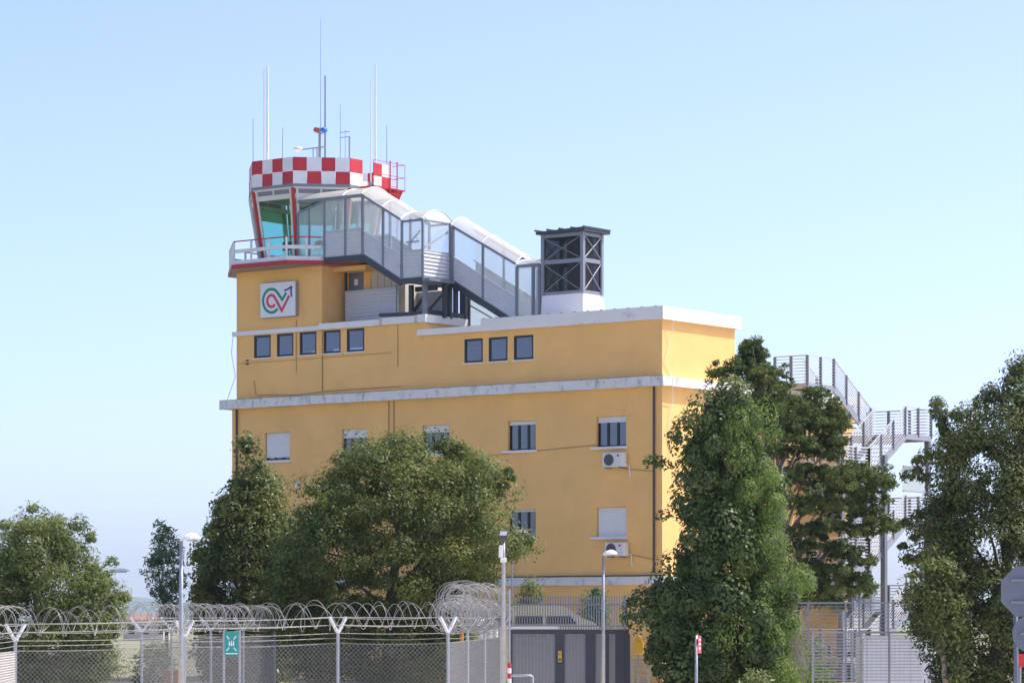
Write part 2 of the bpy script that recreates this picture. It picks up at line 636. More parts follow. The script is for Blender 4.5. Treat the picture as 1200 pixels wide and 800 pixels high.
# low band over the ground floor
m = MB()
wavy_slab(m, XL - .1, .10, -.10, .02, 3.76, 4.08, 50)
m.build('ledge', M_['plaster'], B)
m = MB()
m.box(XL - .1, .13, -.13, .02, 4.085, 4.13)
m.build('flashing', M_['pipe'], B)
m = MB()
m.box(.0, .10, .02, YB, 3.76, 4.08)
m.build('ledge', M_['plaster'], B)
# right parapet: low part and high part
XH = lx(567)
m = MB()
m.box(XS - .25, XH, -.22, .25, ZA, ZA + .24)
m.build('parapet', M_['cap'], B)
m = MB()
m.box(XH, .17, -.20, .25, ZA - .002, ZA + .49)
m.build('parapet', M_['cap'], B)
m = MB()
m.box(-.1, .167, .25, YU + .2, ZA - .003, ZA + .487)
m.build('parapet', M_['cap'], B)
# thin tile line along the parapet top
for i in range(14):
    x = XH + .1 + (0 - XH) * i / 13.5
    bar('coping_clip', (x, -.2, ZA + .498), (x + .10, -.18, ZA + .498), .10, .02, M_['steel'], B)
# left parapet: thin run and thicker run with piers
XP = lx(440)
m = MB()
m.box(XU - .12, lx(377), -.16, .2, ZB - .06, ZB + .12)
m.build('parapet', M_['cap'], B)
xs = [lx(377), lx(447), lx(451), lx(488), lx(492)]
m = MB()
m.box(xs[0], xs[1], -.18, .2, ZB - .05, ZB + .20)
m.build('parapet', M_['cap'], B)
m = MB()
m.box(xs[2], xs[3], -.17, .2, ZB - .04, ZB + .24)
m.build('parapet', M_['cap'], B)
m = MB()
m.box(xs[4], XS + .14, -.17, .2, ZB - .04, ZB + .27)
m.box(XS - .2, XS + .14, .2, 2.62, ZB - .043, ZB + .267)
m.build('parapet', M_['cap'], B)
for a, b in ((xs[1], xs[2]), (xs[3], xs[4])):
    m = MB()
    m.box(a, b, -.14, .2, ZB - .05, ZB + .26)
    m.build('pier', M_['beige'], B)


# windows ---------------------------------------------------------
def window_small(r, curtain=None, tint=None):
    x0, x1, z0, z1 = r
    g = .001
    y0, y1 = .02, .09
    fw = .085
    m = MB()
    m.box(x0 + g, x0 + fw, y0, y1, z0 + g, z1 - g)
    m.box(x1 - fw, x1 - g, y0, y1, z0 + g, z1 - g)
    m.box(x0 + fw, x1 - fw, y0, y1, z1 - fw, z1 - g)
    m.box(x0 + fw, x1 - fw, y0, y1, z0 + g, z0 + fw)
    f = m.build('window', M_['blackframe'], B)
    m = MB()
    m.box(x0 + fw, x1 - fw, .05, .06, z0 + fw, z1 - fw)
    m.build('pane', M_['pane'], f)
    m = MB()
    m.box(x0 - .05, x1 + .05, -.06, .015, z0 - .05, z0 - .002)
    m.build('sill', M_['cap'], f)
    if curtain:
        a, b = curtain
        m = MB()
        w_ = x1 - x0
        n = 12
        pts = [(x0 + w_ * (a + (b - a) * i / n), .16 + .02 * (i % 2)) for i in range(n + 1)]
        for i in range(n):
            m.poly([(*pts[i], z0), (*pts[i + 1], z0), (*pts[i + 1], z1), (*pts[i], z1)])
        m.build('curtain', M_['curtain'], f)
    return f


for i, r in enumerate(win_up):
    window_small(r, {3: (.05, .45), 6: (.05, .35), 7: (.78, .9)}.get(i))


def slats(parent, x0, x1, y, z0, z1, name='slat', pitch=.055):
    n = max(1, int(round((z1 - z0) / pitch)))
    m = MB()
    for i in range(n):
        a = z0 + (z1 - z0) * i / n
        b = z0 + (z1 - z0) * (i + 1) / n
        m.poly([(x0, y, a), (x1, y, a), (x1, y - .012, (a + b) / 2 + .015), (x0, y - .012, (a + b) / 2 + .015)])
        m.poly([(x0, y - .012, (a + b) / 2 + .015), (x1, y - .012, (a + b) / 2 + .015), (x1, y, b), (x0, y, b)])
    return m.build(name, M_['shutter'], parent)


def window_big(r, down, curtain=None, sill=True):
    """three-light window with a roller shutter lowered by the given share"""
    x0, x1, z0, z1 = r
    g = .001
    y0, y1 = .13, .19
    fw = .06
    m = MB()
    m.box(x0 + g, x0 + fw, y0, y1, z0 + g, z1 - g)
    m.box(x1 - fw, x1 - g, y0, y1, z0 + g, z1 - g)
    m.box(x0 + fw, x1 - fw, y0, y1, z1 - fw, z1 - g)
    m.box(x0 + fw, x1 - fw, y0, y1, z0 + g, z0 + fw)
    for k in (1, 2):
        xm = x0 + (x1 - x0) * k / 3
        m.box(xm - .045, xm + .045, y0 - .01, y1, z0 + fw, z1 - fw)
    f = m.build('window', M_['blackframe'], B)
    for k in range(3):
        a = x0 + (x1 - x0) * k / 3 + .045 + (fw - .045 if k == 0 else 0)
        b = x0 + (x1 - x0) * (k + 1) / 3 - .045 - (fw - .045 if k == 2 else 0)
        m = MB()
        m.box(a, b, .155, .165, z0 + fw, z1 - fw)
        m.build('pane', M_['pane'], f)
    zs_ = z1 - (z1 - z0) * down
    slats(f, x0 + .03, x1 - .03, .10, zs_, z1 - .005, 'shutter')
    m = MB()
    m.box(x0 + .03, x1 - .03, .075, .11, zs_ - .04, zs_ - .001)
    m.build('shutter_rail', M_['shutter'], f)
    if sill:
        m = MB()
        m.box(x0 - .22, x1 + .06, -.10, .12, z0 - .10, z0 - .003)
        m.build('sill', M_['cap'], f)
    if curtain:
        a, b = curtain
        m = MB()
        w_ = x1 - x0
        pts = [(x0 + w_ * (a + (b - a) * i / 14), .27 + .025 * (i % 2)) for i in range(15)]
        for i in range(14):
            m.poly([(*pts[i], z0), (*pts[i + 1], z0), (*pts[i + 1], z1), (*pts[i], z1)])
        m.build('curtain', M_['curtain'], f)


window_big(win_mid[0], .86)
window_big(win_mid[1], .28)
window_big(win_mid[2], .22, (.1, .3))
window_big(win_mid[3], .10)
window_big(win_mid[4], .16, (.05, .25))
for i, dn in enumerate((.5, .3, .2, .04, .96)):
    window_big(win_low[i], dn)

# pipes, cables, grille on the long wall
for px, py0, py1, r_, mt in ((767.3, 452, 673, .045, 'pipe'), (278.3, 480, 690, .045, 'pipe'), (456, 463, 520, .02, 'cable'), (462, 463, 520, .02, 'cable'), (378.2, 380, 458, .018, 'cable'), (347.6, 375, 437, .012, 'cable'), (466.5, 372, 430, .012, 'cable')):
    x = lx(px)
    z0, z1 = lz(py1, x), lz(py0, x)
    if mt == 'pipe':
        z0 = 4.2
    bar('downpipe' if mt == 'pipe' else 'cable', (x, -.06 if mt == 'pipe' else -.025, z0), (x, -.06 if mt == 'pipe' else -.025, min(z1, ZL0 - .01) if mt == 'pipe' else z1), r_ * 2, r_ * 2, M_[mt], B, True)


def cable(pts, r_=.012, y=-.02):
    MB().tube([(lx(a), y, lz(b, lx(a))) for a, b in pts], r_, 5).build('cable', M_['cable'], B)


cable([(298, 446), (300, 462), (306, 465)], .012)
cable([(305, 463), (350, 462.5), (385, 458), (470, 452.5)], .012, -.03)
cable([(629, 528), (680, 523), (699, 521)], .012)
cable([(732, 549), (767, 552)], .012)
cable([(572, 534), (598, 531)], .012)
cable([(360, 555), (340, 566), (300, 568)], .01)
cable([(280, 426), (340, 422), (460, 413)], .008)
cable([(732, 648), (766, 655)], .012)
# loose cable hanging down the right end wall
yc_ = 0.75
MB().tube([(.30, ly(784, 0), 14.1), (.06, ly(783.5, 0), 12.9), (.05, ly(778, 0), 12.2), (.05, ly(787, 0), 11.62)], .012, 5).build('cable', M_['cap'], B)
MB().tube([(.44, ly(787, .4), 11.55), (.10, ly(786, 0), 10.7), (.04, ly(782, 0), 9.6), (.04, ly(785, 0), 8.6)], .012, 5).build('cable', M_['cap'], B)
m = MB()
xg = lx(553)
for i in range(5):
    m.box(xg - .28, xg + .28, -.02, .004, lz(446 - 3 * i, xg) - .02, lz(446 - 3 * i, xg) + .02)
m.build('vent_grille', M_['stucco'], B)
x = lx(349.5)
MB().box(x - .09, x + .09, -.12, -.003, lz(571, x), lz(564, x)).build('wall_box', M_['white'], B)
for py in (422.5, 426.5):
    x = lx(290)
    MB().box(x - .07, x + .07, -.03, -.002, lz(py, x) - .03, lz(py, x) + .03).build('vent_cover', M_['pipe'], B)
MB().tube([(XU - .10, -.1, ZB - .05), (XU - .16, -.15, 13.6), (XU - .02, -.05, 12.6), (XU - .25, -.3, ZL1 + .03)], .012, 5).build('cable', M_['cable'], B)
# short drain at the step in the roof
bar('downpipe', (lx(553, 2.4), 2.4, ZA - .05), (lx(553, 2.4), 2.4, ZB - .05), .1, .1, M_['pipe'], B)

# ---------------------------------------------------------------- tower base above the storey
TX0, TX1 = XU, lx(377)
ZS0, ZS1 = 16.92, 17.08        # balcony slab
m = MB()
TY1 = 4.75
z0, z1 = ZB - .02, ZS0
m.poly([(TX0, 0, z0), (TX1, 0, z0), (TX1, 0, z1), (TX0, 0, z1)])
m.poly([(TX1, 0, z0), (TX1, TY1, z0), (TX1, TY1, z1), (TX1, 0, z1)])
m.poly([(TX0, 0, z0), (TX0, 0, z1), (TX0, TY1, z1), (TX0, TY1, z0)])
m.poly([(TX1, TY1, z0), (TX0, TY1, z0), (TX0, TY1, z1), (TX1, TY1, z1)])
m.poly([(TX0, 0, z1 - .01), (TX1, 0, z1 - .01), (TX1, TY1, z1 - .01), (TX0, TY1, z1 - .01)])
m.build('wall', M_['stucco'], B)
# annex with the steel door
YA = 1.6
XA0, XA1, XA2 = TX1, lx(434, YA), lx(474, YA)
m = MB()
m.box(XA0 + .002, XA1, YA, TY1, z0, lz(308, XA1, YA))
m.build('wall', M_['stucco'], B)
m = MB()
m.box(XA1, XA2, YA + .05, TY1 - .1, z0, lz(312, XA1, YA))
m.build('panel_wall', M_['beige'], B)
for i in range(1, 5):
    x = XA1 + (XA2 - XA1) * i / 5
    bar('seam', (x, YA + .045, z0), (x, YA + .045, lz(313, XA1, YA)), .02, .02, M_['concrete'], B)
dx0, dx1 = lx(409.5, YA), lx(426, YA)
m = MB()
m.box(dx0, dx1, YA - .05, YA - .003, lz(372, dx0, YA), lz(318, dx0, YA))
door = m.build('door', M_['steel'], B)
m = MB()
m.box(dx0 + .32, dx0 + .5, YA - .07, YA - .052, lz(335, dx0, YA), lz(328, dx0, YA))
m.build('door_plate', M_['signwhite'], door)
# soffit beam
m = MB()
m.box(TX1 + .003, lx(431, .9), .75, 1.59, 16.72, 16.91)
m.build('beam', M_['stucco'], B)

# ---------------------------------------------------------------- control cab
CX, CY = -19.15, 2.36


def octa(h, half, s=1.0):
    """octagon with sides parallel to the walls (half length) and 45 degree chamfers"""
    h, half = h * s, half * s
    return [(CX - half, CY - h), (CX + half, CY - h), (CX + h, CY - half), (CX + h, CY + half), (CX + half, CY + h), (CX - half, CY + h), (CX - h, CY + half), (CX - h, CY - half)]


ZP0, ZP1 = 20.28, 21.43
H_, HF = 2.76, 1.10
m = MB()
bo = octa(3.58, 1.46)
m.prism(bo, ZS0 + .003, ZS1 - .003)
balc = m.build('balcony', M_['floor'], B)
bo2 = octa(3.60, 1.47)
for k in range(8):
    p, q = bo2[k], bo2[(k + 1) % 8]
    bar('edge_trim', (*p, (ZS0 + ZS1) / 2), (*q, (ZS0 + ZS1) / 2), .06, ZS1 - ZS0 + .02, M_['redbrown'], balc)
ro = octa(3.54, 1.44)
for k in range(8):
    if k in (2,):
        continue
    p, q = Vector((*ro[k], 0)), Vector((*ro[(k + 1) % 8], 0))
    if k == 1:
        q = p + (q - p) * .55
    for z, hh, mt, ww in ((18.05, .045, 'redbrown', .05), (17.64, .15, 'white', .03), (17.18, .17, 'white', .03)):
        bar('rail', (p.x, p.y, z), (q.x, q.y, z), ww, hh, M_[mt], balc)
    n = 3 if k != 1 else 2
    for i in range(n):
        c = p + (q - p) * i / n
        bar('post', (c.x, c.y, ZS1), (c.x, c.y, 18.04), .07, .07, M_['white'], balc)

m = MB()
cin = octa(H_ - .06, HF - .03)
m.prism(cin, ZP0 + .05, ZP0 + .30)
cab = m.build('control_cab', M_['cap'], B)
# thin dark underside lip and ceiling
m = MB()
m.prism(octa(H_ + .03, HF + .015), ZP0 - .06, ZP0 + .047)
m.build('eave_lip', M_['steel'], cab)
m = MB()
m.prism(octa(H_ - .15, HF - .07), ZP0 - .12, ZP0 - .063)
m.build('ceiling', M_['ceil'], cab)
# checkerboard panels
po = octa(H_, HF)
NRM = [(0, -1), (.7071, -.7071), (1, 0), (.7071, .7071), (0, 1), (-.7071, .7071), (-1, 0), (-.7071, -.7071)]
for k in range(8):
    p, q = Vector((*po[k], 0)), Vector((*po[(k + 1) % 8], 0))
    nv = Vector((*NRM[k], 0))
    cols = 4
    for c in range(cols):
        if k == 2 and c > 0:
            continue
        for r_ in range(2):
            a = p + (q - p) * (c / cols)
            b = p + (q - p) * ((c + 1) / cols)
            if k == 2:
                b = p + (q - p) * .37
            e = (b - a).normalized() * .008
            zc0 = ZP0 + (ZP1 - ZP0) * r_ / 2 + .008
            zc1 = ZP0 + (ZP1 - ZP0) * (r_ + 1) / 2 - .008
            isred = (c + r_ + (1 if k % 2 == 0 and k != 2 else 0) + (1 if k == 2 else 0)) % 2 == 0
            if k in (0,):
                isred = (c + r_) % 2 == 1
            if k in (1,):
                isred = (c + r_) % 2 == 1
            if k == 2:
                isred = (c + r_) % 2 == 1
            u0, u1 = a + e, b - e
            i_, o_ = -nv * .04, nv * .015
            m = MB()
            m.hexa([(u0 + o_)[:2] + (zc0,), (u1 + o_)[:2] + (zc0,), (u1 + i_)[:2] + (zc0,), (u0 + i_)[:2] + (zc0,)],
                   [(u0 + o_)[:2] + (zc1,), (u1 + o_)[:2] + (zc1,), (u1 + i_)[:2] + (zc1,), (u0 + i_)[:2] + (zc1,)])
            m.build('checker_panel', M_['red'] if isred else M_['white'], cab)
# glazing leaning outwards
ZG0, ZG1 = ZS1, ZP0 - .1
sc = lambda z: .81 + (.985 - .81) * (z - ZG0) / (ZG1 - ZG0)


def ring(z, ds=0.0):
    return [Vector((x, y, z)) for x, y in octa(H_, HF, sc(z) + ds)]


zl, zt1, zt0 = 17.48, 19.75, 19.95
Ls = {z: ring(z) for z in (ZG0, zl, zt1, zt0, ZG1)}
Li = {z: ring(z, -.02) for z in (ZG0, zl, zt1, zt0, ZG1)}
for k in range(8):
    j = (k + 1) % 8

    def seg(z, f, inner=False):
        src = Li if inner else Ls
        return src[z][k] + (src[z][j] - src[z][k]) * f
    m = MB()                                   # sill wall
    m.poly([seg(ZG0, 0), seg(ZG0, 1), seg(zl, 1), seg(zl, 0)])
    m.poly([seg(ZG0, 1, 1), seg(ZG0, 0, 1), seg(zl, 0, 1), seg(zl, 1, 1)])
    m.build('sill_wall', M_['offwhite'] if k not in (0, 1) else M_['white'], cab)
    m = MB()                                   # transom with its dark vent lights above
    a, b = .0, 1.
    m.poly([seg(zt1, a), seg(zt1, b), seg(zt0, b), seg(zt0, a)])
    m.poly([seg(zt1, b, 1), seg(zt1, a, 1), seg(zt0, a, 1), seg(zt0, b, 1)])
    m.build('transom', M_['offwhite'], cab)
    m = MB()
    m.poly([seg(zt0, .1), seg(zt0, .9), seg(ZG1, .9), seg(ZG1, .1)])
    m.build('vent_light', M_['steel'], cab)
    m = MB()
    m.poly([seg(zl, 0), seg(zl, 1), seg(zt1, 1), seg(zt1, 0)])
    m.build('window_pane', M_['cabglass'], cab)
    bar('head_rail', seg(ZG1 - .04, 0) if False else seg(ZG1, 0), seg(ZG1, 1), .06, .10, M_['offwhite'], cab)
    bar('mullion', seg(zt0, .5), seg(ZG1, .5), .06, .06, M_['offwhite'], cab)
    # red corner mullions between cream strips
    vb, vt = Ls[ZG0][k], Ls[ZG1][k]
    out = (vb - Vector((CX, CY, vb.z))).normalized()
    bar('corner_mullion', vb + out * .03, vt + out * .03, .11, .10, M_['red'] if k not in (6, 7) else M_['offwhite'], cab, up=out)
    for e_ in (.07, .93):
        bar('frame_strip', seg(ZG0, e_), seg(ZG1, e_), .10, .05, M_['offwhite'], cab, up=NRM[k] + (0,))
m = MB()
m.prism(octa(H_, HF, .79), ZS1 + .003, ZS1 + .05)
m.build('cab_floor', M_['floor'], cab)
# consoles inside, seen dimly through the glass
for k in (3, 4, 5, 6):
    j = (k + 1) % 8
    ra, rb = ring(19.28, -.035), ring(zt1, -.035)
    MB().poly([ra[k].lerp(ra[j], .03), ra[k].lerp(ra[j], .97), rb[k].lerp(rb[j], .97), rb[k].lerp(rb[j], .03)]).build('blind', M_['blind'], cab)
for k in (0, 1, 2):
    c = (Ls[zl][k] + Ls[zl][k + 1]) / 2
    c = Vector((CX, CY, c.z)) + (c - Vector((CX, CY, c.z))) * .8
    m = MB()
    m.box(c.x - .22, c.x + .22, c.y - .05, c.y + .05, 17.75, 18.1)
    m.build('monitor', M_['blackframe'], cab)
# grey box on the left flank of the roof
m = MB()
m.box(CX - H_ - .16, CX - H_ - .02, CY - .95, CY + .6, ZP0 - .35, ZP1 - .25)
m.build('side_duct', M_['grey'], cab)

# ladder cage and side gangway of the cab roof
cx1 = CX + H_
m = MB()
m.box(cx1 + .02, cx1 + .75, CY - .45, CY + 1.6, ZP0 - .02, ZP0 + .04)
gang = m.build('roof_gangway', M_['red'], B)
for yy in (CY - .45, CY + .55, CY + 1.6):
    bar('post', (cx1 + .73, yy, ZP0 + .04), (cx1 + .73, yy, ZP1 - .05), .025, .025, M_['red'], gang, True)
for zz in (ZP0 + .55, ZP1 - .06):
    bar('rail', (cx1 + .73, CY - .45, zz), (cx1 + .73, CY + 1.6, zz), .025, .025, M_['red'], gang, True)
    bar('rail', (cx1 + .05, CY + 1.6, zz), (cx1 + .73, CY + 1.6, zz), .025, .025, M_['red'], gang, True)
for yy in (CY + .55, CY + 1.0):
    bar('ladder_stile', (cx1 + .80, yy, ZS1), (cx1 + .80, yy, ZP1 + .0), .05, .05, M_['red'], gang, True)
for i in range(12):
    z = ZS1 + .3 + i * .3
    bar('rung', (cx1 + .80, CY + .55, z), (cx1 + .80, CY + 1.0, z), .03, .03, M_['red'], gang, True)
# checker plates closing the ladder side
ya_, yb_ = ly(437, cx1 + .06), ly(456, cx1 + .06)
for c in range(2):
    for r_ in range(2):
        m = MB()
        y0 = ya_ + c * (yb_ - ya_) / 2
        hz = (ZP1 - .03 - ZP0 - .06) / 2
        m.box(cx1 + .06, cx1 + .10, y0 + .008, y0 + (yb_ - ya_) / 2 - .008, ZP0 + .06 + hz * r_, ZP0 + .06 + hz * (r_ + 1) - .012)
        m.build('checker_panel', M_['red'] if (c + r_) % 2 else M_['white'], gang)
MB().hexa([(cx1 + .5, CY + 1.2, ZP0 - .5), (cx1 + .56, CY + 1.2, ZP0 - .5), (cx1 + .56, CY + 1.35, ZP0 - .5), (cx1 + .5, CY + 1.35, ZP0 - .5)],
          [(cx1 + .1, CY + .9, ZP0 - .03), (cx1 + .7, CY + .9, ZP0 - .03), (cx1 + .7, CY + 1.5, ZP0 - .03), (cx1 + .1, CY + 1.5, ZP0 - .03)]).build('bracket', M_['red'], gang)

# ---------------------------------------------------------------- logo sign
sx0, sx1 = lx(305, -.2), lx(346.5, -.2)
sz0, sz1 = lz(371.5, (sx0 + sx1) / 2, -.2), lz(330.5, (sx0 + sx1) / 2, -.2)
sg = thing('logo_sign', 'square white sign with green and red ribbon logo and blue arrow below the balcony', 'sign', ((sx0 + sx1) / 2, 0, sz0), FB)
MB().box(sx0, sx1, -.20, -.012, sz0, sz1).build('sign_box', M_['grey'], sg, bevel=.01)
MB().box(sx0 + .015, sx1 - .015, -.212, -.2005, sz0 + .015, sz1 - .015).build('sign_face', M_['signwhite'], sg)


def stroke(pts, w_, name, mt, y=-.2125, parent=None, thick=.008):
    P = [Vector((a, b)) for a, b in pts]
    m = MB()
    L, R_ = [], []
    for i, p in enumerate(P):
        a = P[max(i - 1, 0)]
        b = P[min(i + 1, len(P) - 1)]
        d = (b - a).normalized()
        d1 = (p - a).normalized() if i else d
        sc_ = 1 / max(.55, abs(d.dot(d1)))
        nn = Vector((-d.y, d.x)) * w_ / 2 * sc_
        L.append(p + nn)
        R_.append(p - nn)
    for i in range(len(P) - 1):
        q = [R_[i], R_[i + 1], L[i + 1], L[i]]
        m.hexa([(v.x, y, v.y) for v in q], [(v.x, y - thick, v.y) for v in q])
    return m.build(name, mt, parent)


def sp(x, y):
    u = (x - 130) / 560
    v = (705 - 38 * u - y) / 552
    return (sx0 + u * (sx1 - sx0), sz0 + v * (sz1 - sz0))


def arc(cx, cy, rx, ry, a0, a1, n=22):
    return [(cx + rx * math.cos(R(a0 + (a1 - a0) * i / n)), cy - ry * math.sin(R(a0 + (a1 - a0) * i / n))) for i in range(n + 1)]


gpts = arc(312, 428, 133, 185, -42, -322, 30) + [(482, 412), (545, 305)]
stroke([sp(*p) for p in gpts], .115, 'logo_ribbon', M_['green'], parent=sg)
rpts = arc(312, 432, 66, 92, -35, -320, 24) + [(476, 585), (592, 350)]
stroke([sp(*p) for p in rpts], .115, 'logo_ribbon', M_['logored'], y=-.2135, parent=sg)
stroke([sp(515, 272), sp(575, 245), sp(632, 205)], .075, 'logo_arrow', M_['blue'], y=-.2127, parent=sg)
stroke([sp(632, 200), sp(620, 262), sp(627, 370)], .075, 'logo_arrow', M_['blue'], y=-.2143, parent=sg)

# ---------------------------------------------------------------- air conditioners
for px0, px1, py0, py1, lab in ((706.5, 729.5, 529.5, 546.5, 'white outdoor air conditioner unit under the glazed window of the top right corner'),
                                (709, 731.5, 635, 651, 'outdoor air conditioner unit under the closed white shutter near the street lamp')):
    x0, x1 = lx(px0, -.35), lx(px1, -.35)
    z0, z1 = lz(py1, x1, -.35), lz(py0, x1, -.35)
    ac = thing('air_conditioner', lab, 'air conditioner', ((x0 + x1) / 2, 0, z0), FB, 'air conditioners on the long wall')
    MB().box(x0, x1, -.38, -.06, z0, z1).build('casing', M_['acwhite'], ac, bevel=.02)
    cxx, czz, rr = x0 + .30, (z0 + z1) / 2, .22
    MB().lathe((cxx, -.405, czz), [(rr, 0), (rr, .022)], 24, 'y').build('fan_opening', M_['blackframe'], ac)
    for i in range(4):
        r2 = rr * (i + 1) / 4.3
        pts = [(cxx + r2 * math.cos(t * math.pi / 10), -.408, czz + r2 * math.sin(t * math.pi / 10)) for t in range(21)]
        MB().tube(pts, .006, 4).build('fan_guard', M_['grey'], ac)
    MB().box(x1 - .24, x1 - .14, -.386, -.3805, z1 - .16, z1 - .08).build('badge', M_['logored'], ac)
    for xx in (x0 + .15, x1 - .15):
        bar('bracket', (xx, -.40, z0 - .03), (xx, -.005, z0 - .03), .04, .05, M_['steel'], ac)
    MB().tube([(x1 - .05, -.1, z0 + .1), (x1 + .12, -.06, z0 + .05), (x1 + .14, -.04, z0 - .4)], .025, 6).build('refrigerant_pipe', M_['cap'], ac)

# ================================================================ COVERED STAIR
CS = thing('covered_staircase', 'grey steel covered staircase with glazed sides and curved translucent roof climbing to the control cab', 'staircase', (-11.5, .5, ZB), FB)
YF, YK = -.2, 1.56       # front plane and back plane of the upper run
X1, X2, X3, X4 = -16.5, lx(425, -.2), lx(471, -.2), lx(495.5, -.2)
X5, X6 = lx(606, YK), lx(632.5, YK)
YD = 2.95


def vault(name, x0, z0, x1, z1, ya, yb, rise, mt, n=10, parent=CS, th=.02):
    m = MB()
    A, Bq = [], []
    for i in range(n + 1):
        f = i / n
        y = ya + (yb - ya) * f
        h = rise * math.sin(math.pi * f) ** .8 if 0 < f < 1 else 0
        A.append((x0, y, z0 + h))
        Bq.append((x1, y, z1 + h))
    for i in range(n):
        m.poly([A[i], Bq[i], Bq[i + 1], A[i + 1]])
    o = m.build(name, mt, parent, smooth=True)
    for (xx, P) in ((x0, A), (x1, Bq)):
        MB().tube(P, .022, 6).build('roof_rib', M_['stair_rail'], parent)
    return o


def corr(name, p0, p1, h, mt, parent=CS, pitch=.15, amp=.03, nrm=(0, -1, 0), drop=0.0, n=None):
    """corrugated sheet whose ribs run along p0-p1; p0, p1 lower corners; ribs stacked upwards"""
    p0, p1 = Vector(p0), Vector(p1)
    n = n or max(2, int(h / pitch) * 2)
    m = MB()
    nv = Vector(nrm)
    prev = None
    for i in range(n + 1):
        o_ = nv * (amp if i % 2 else 0)
        cur = (p0 + o_ + Vector((0, 0, h * i / n)), p1 + o_ + Vector((0, 0, h * i / n)))
        if prev:
            m.poly([prev[0], prev[1], cur[1], cur[0]])
        prev = cur
    return m.build(name, mt, parent)


def pane(name, pts, mt, parent=CS):
    return MB().poly(pts).build(name, mt, parent)


ZE = 19.58    # eave of the upper landing
# upper landing by the cab door
xm = lx(405, -.2)
for x in (X1, xm, X2):
    bar('post', (x, YF, 17.12), (x, YF, ZE), .095, .095, M_['steel'], CS)
for x in (X1 + .3, X2):
    bar('post', (x, YK, 17.12), (x, YK, ZE), .085, .085, M_['steel'], CS)
bar('eave_beam', (X1 - 1.4, YF, ZE), (X2, YF, ZE), .09, .12, M_['steel'], CS)
bar('eave_beam', (X1, YK, ZE), (X2, YK, ZE), .09, .12, M_['steel'], CS)
bar('floor_beam', (X1, YF, 17.08), (X2, YF, 17.08), .12, .22, M_['darksteel'], CS)
bar('floor_beam', (X1 + .6, YK, 17.08), (X2, YK, 17.08), .12, .22, M_['darksteel'], CS)
m = MB()
m.box(X1, X2, YF + .06, YK - .06, 17.0, 17.14)
m.build('landing_deck', M_['steel'], CS)
for a, b in ((X1, xm), (xm, X2)):
    corr('lower_panel', (a + .06, YF, 17.2), (b - .06, YF, 17.2), 1.02, M_['corr'])
    bar('mid_rail', (a + .06, YF, 18.26), (b - .06, YF, 18.26), .05, .06, M_['stair_rail'], CS)
    pane('glazing', [(a + .06, YF, 18.3), (b - .06, YF, 18.3), (b - .06, YF, ZE - .06), (a + .06, YF, ZE - .06)], M_['clear'])
pane('glazing', [(X1 + .3, YK, 18.2), (X2, YK, 18.2), (X2, YK, ZE - .06), (X1 + .3, YK, ZE - .06)], M_['clear'])
corr('lower_panel', (X1 + .3, YK, 17.2), (X2 - .05, YK, 17.2), 1.0, M_['corr'])
# glazed draught screen beside the cab, between balcony and landing
xq = lx(353, .0)
for x in (xq, (xq + X1) / 2 - .1):
    bar('post', (x, YF, ZS1), (x, YF, ZE - .15 - .25 * (X1 - x) / 1.2), .07, .07, M_['steel'], CS)
pane('glazing', [(xq, YF, ZS1 + .1), (X1, YF, ZS1 + .1), (X1, YF, ZE - .05), (xq, YF, ZE - .45)], M_['clear'])
bar('eave_beam', (xq, YF, ZE - .45), (X1 - .06, YF, ZE - .08), .06, .07, M_['steel'], CS)
vault('roof_sheet', X1 - 1.4, ZE + .06, (X1 + X2) / 2, ZE + .06, YF - .08, YK + .08, .36, M_['poly'])
vault('roof_sheet', (X1 + X2) / 2 + .02, ZE + .055, X2, ZE + .055, YF - .08, YK + .08, .36, M_['poly'])


# flights
def flight(xa, xb, za, zb, ya, yb, eave_a, eave_b, ph, mids):
    """stair run from (xa, floor za) to (xb, floor zb) between planes ya and yb"""
    s_ = lambda x: (x - xa) / (xb - xa)
    fz = lambda x: za + (zb - za) * s_(x)
    ez = lambda x: eave_a + (eave_b - eave_a) * s_(x)
    for y in (ya, yb):
        bar('stringer', (xa, y, za - .05), (xb, y, zb - .05), .10, .24, M_['darksteel'], CS)
        bar('eave_beam', (xa, y, eave_a), (xb, y, eave_b), .08, .10, M_['steel'], CS)
        bar('mid_rail', (xa, y, za + ph + .03), (xb, y, zb + ph + .03), .05, .06, M_['stair_rail'], CS)
        cuts = [xa + .05] + mids + [xb - .05]
        for i in range(len(cuts) - 1):
            a, b = cuts[i] + .04, cuts[i + 1] - .04
            n = 16
            m = MB()
            prev = None
            nv = -.015 if y == ya else .015
            for k in range(n + 1):
                yy = y + (nv if k % 2 else 0)
                f = k / n
                cur = ((a, yy, fz(a) + .09 + (ph - .09) * f), (b, yy, fz(b) + .09 + (ph - .09) * f))
                if prev:
                    m.poly([prev[0], prev[1], cur[1], cur[0]])
                prev = cur
            m.build('lower_panel', M_['corr'], CS)
            pane('glazing', [(a, y, fz(a) + ph + .06), (b, y, fz(b) + ph + .06), (b, y, ez(b) - .05), (a, y, ez(a) - .05)], M_['clear'])
        for x in mids:
            bar('post', (x, y, fz(x)), (x, y, ez(x)), .085, .085, M_['steel'], CS)
    n = max(4, int(abs(za - zb) / .17))
    for i in range(n):
        x = xa + (xb - xa) * (i + .5) / n
        bar('tread', (x, ya + .06, fz(x)), (x, yb - .06, fz(x)), .28, .04, M_['steel'], CS)
    cuts = [xa] + mids + [xb]
    for i in range(len(cuts) - 1):
        a, b = cuts[i], cuts[i + 1]
        vault('roof_sheet', a + .01, ez(a) + .06, b - .01, ez(b) + .06, ya - .08, yb + .08, .36, M_['poly'])


flight(X2, X3, 17.14, 15.95, YF, YK, ZE, 18.42, .98, [(X2 + X3) / 2 + .05])
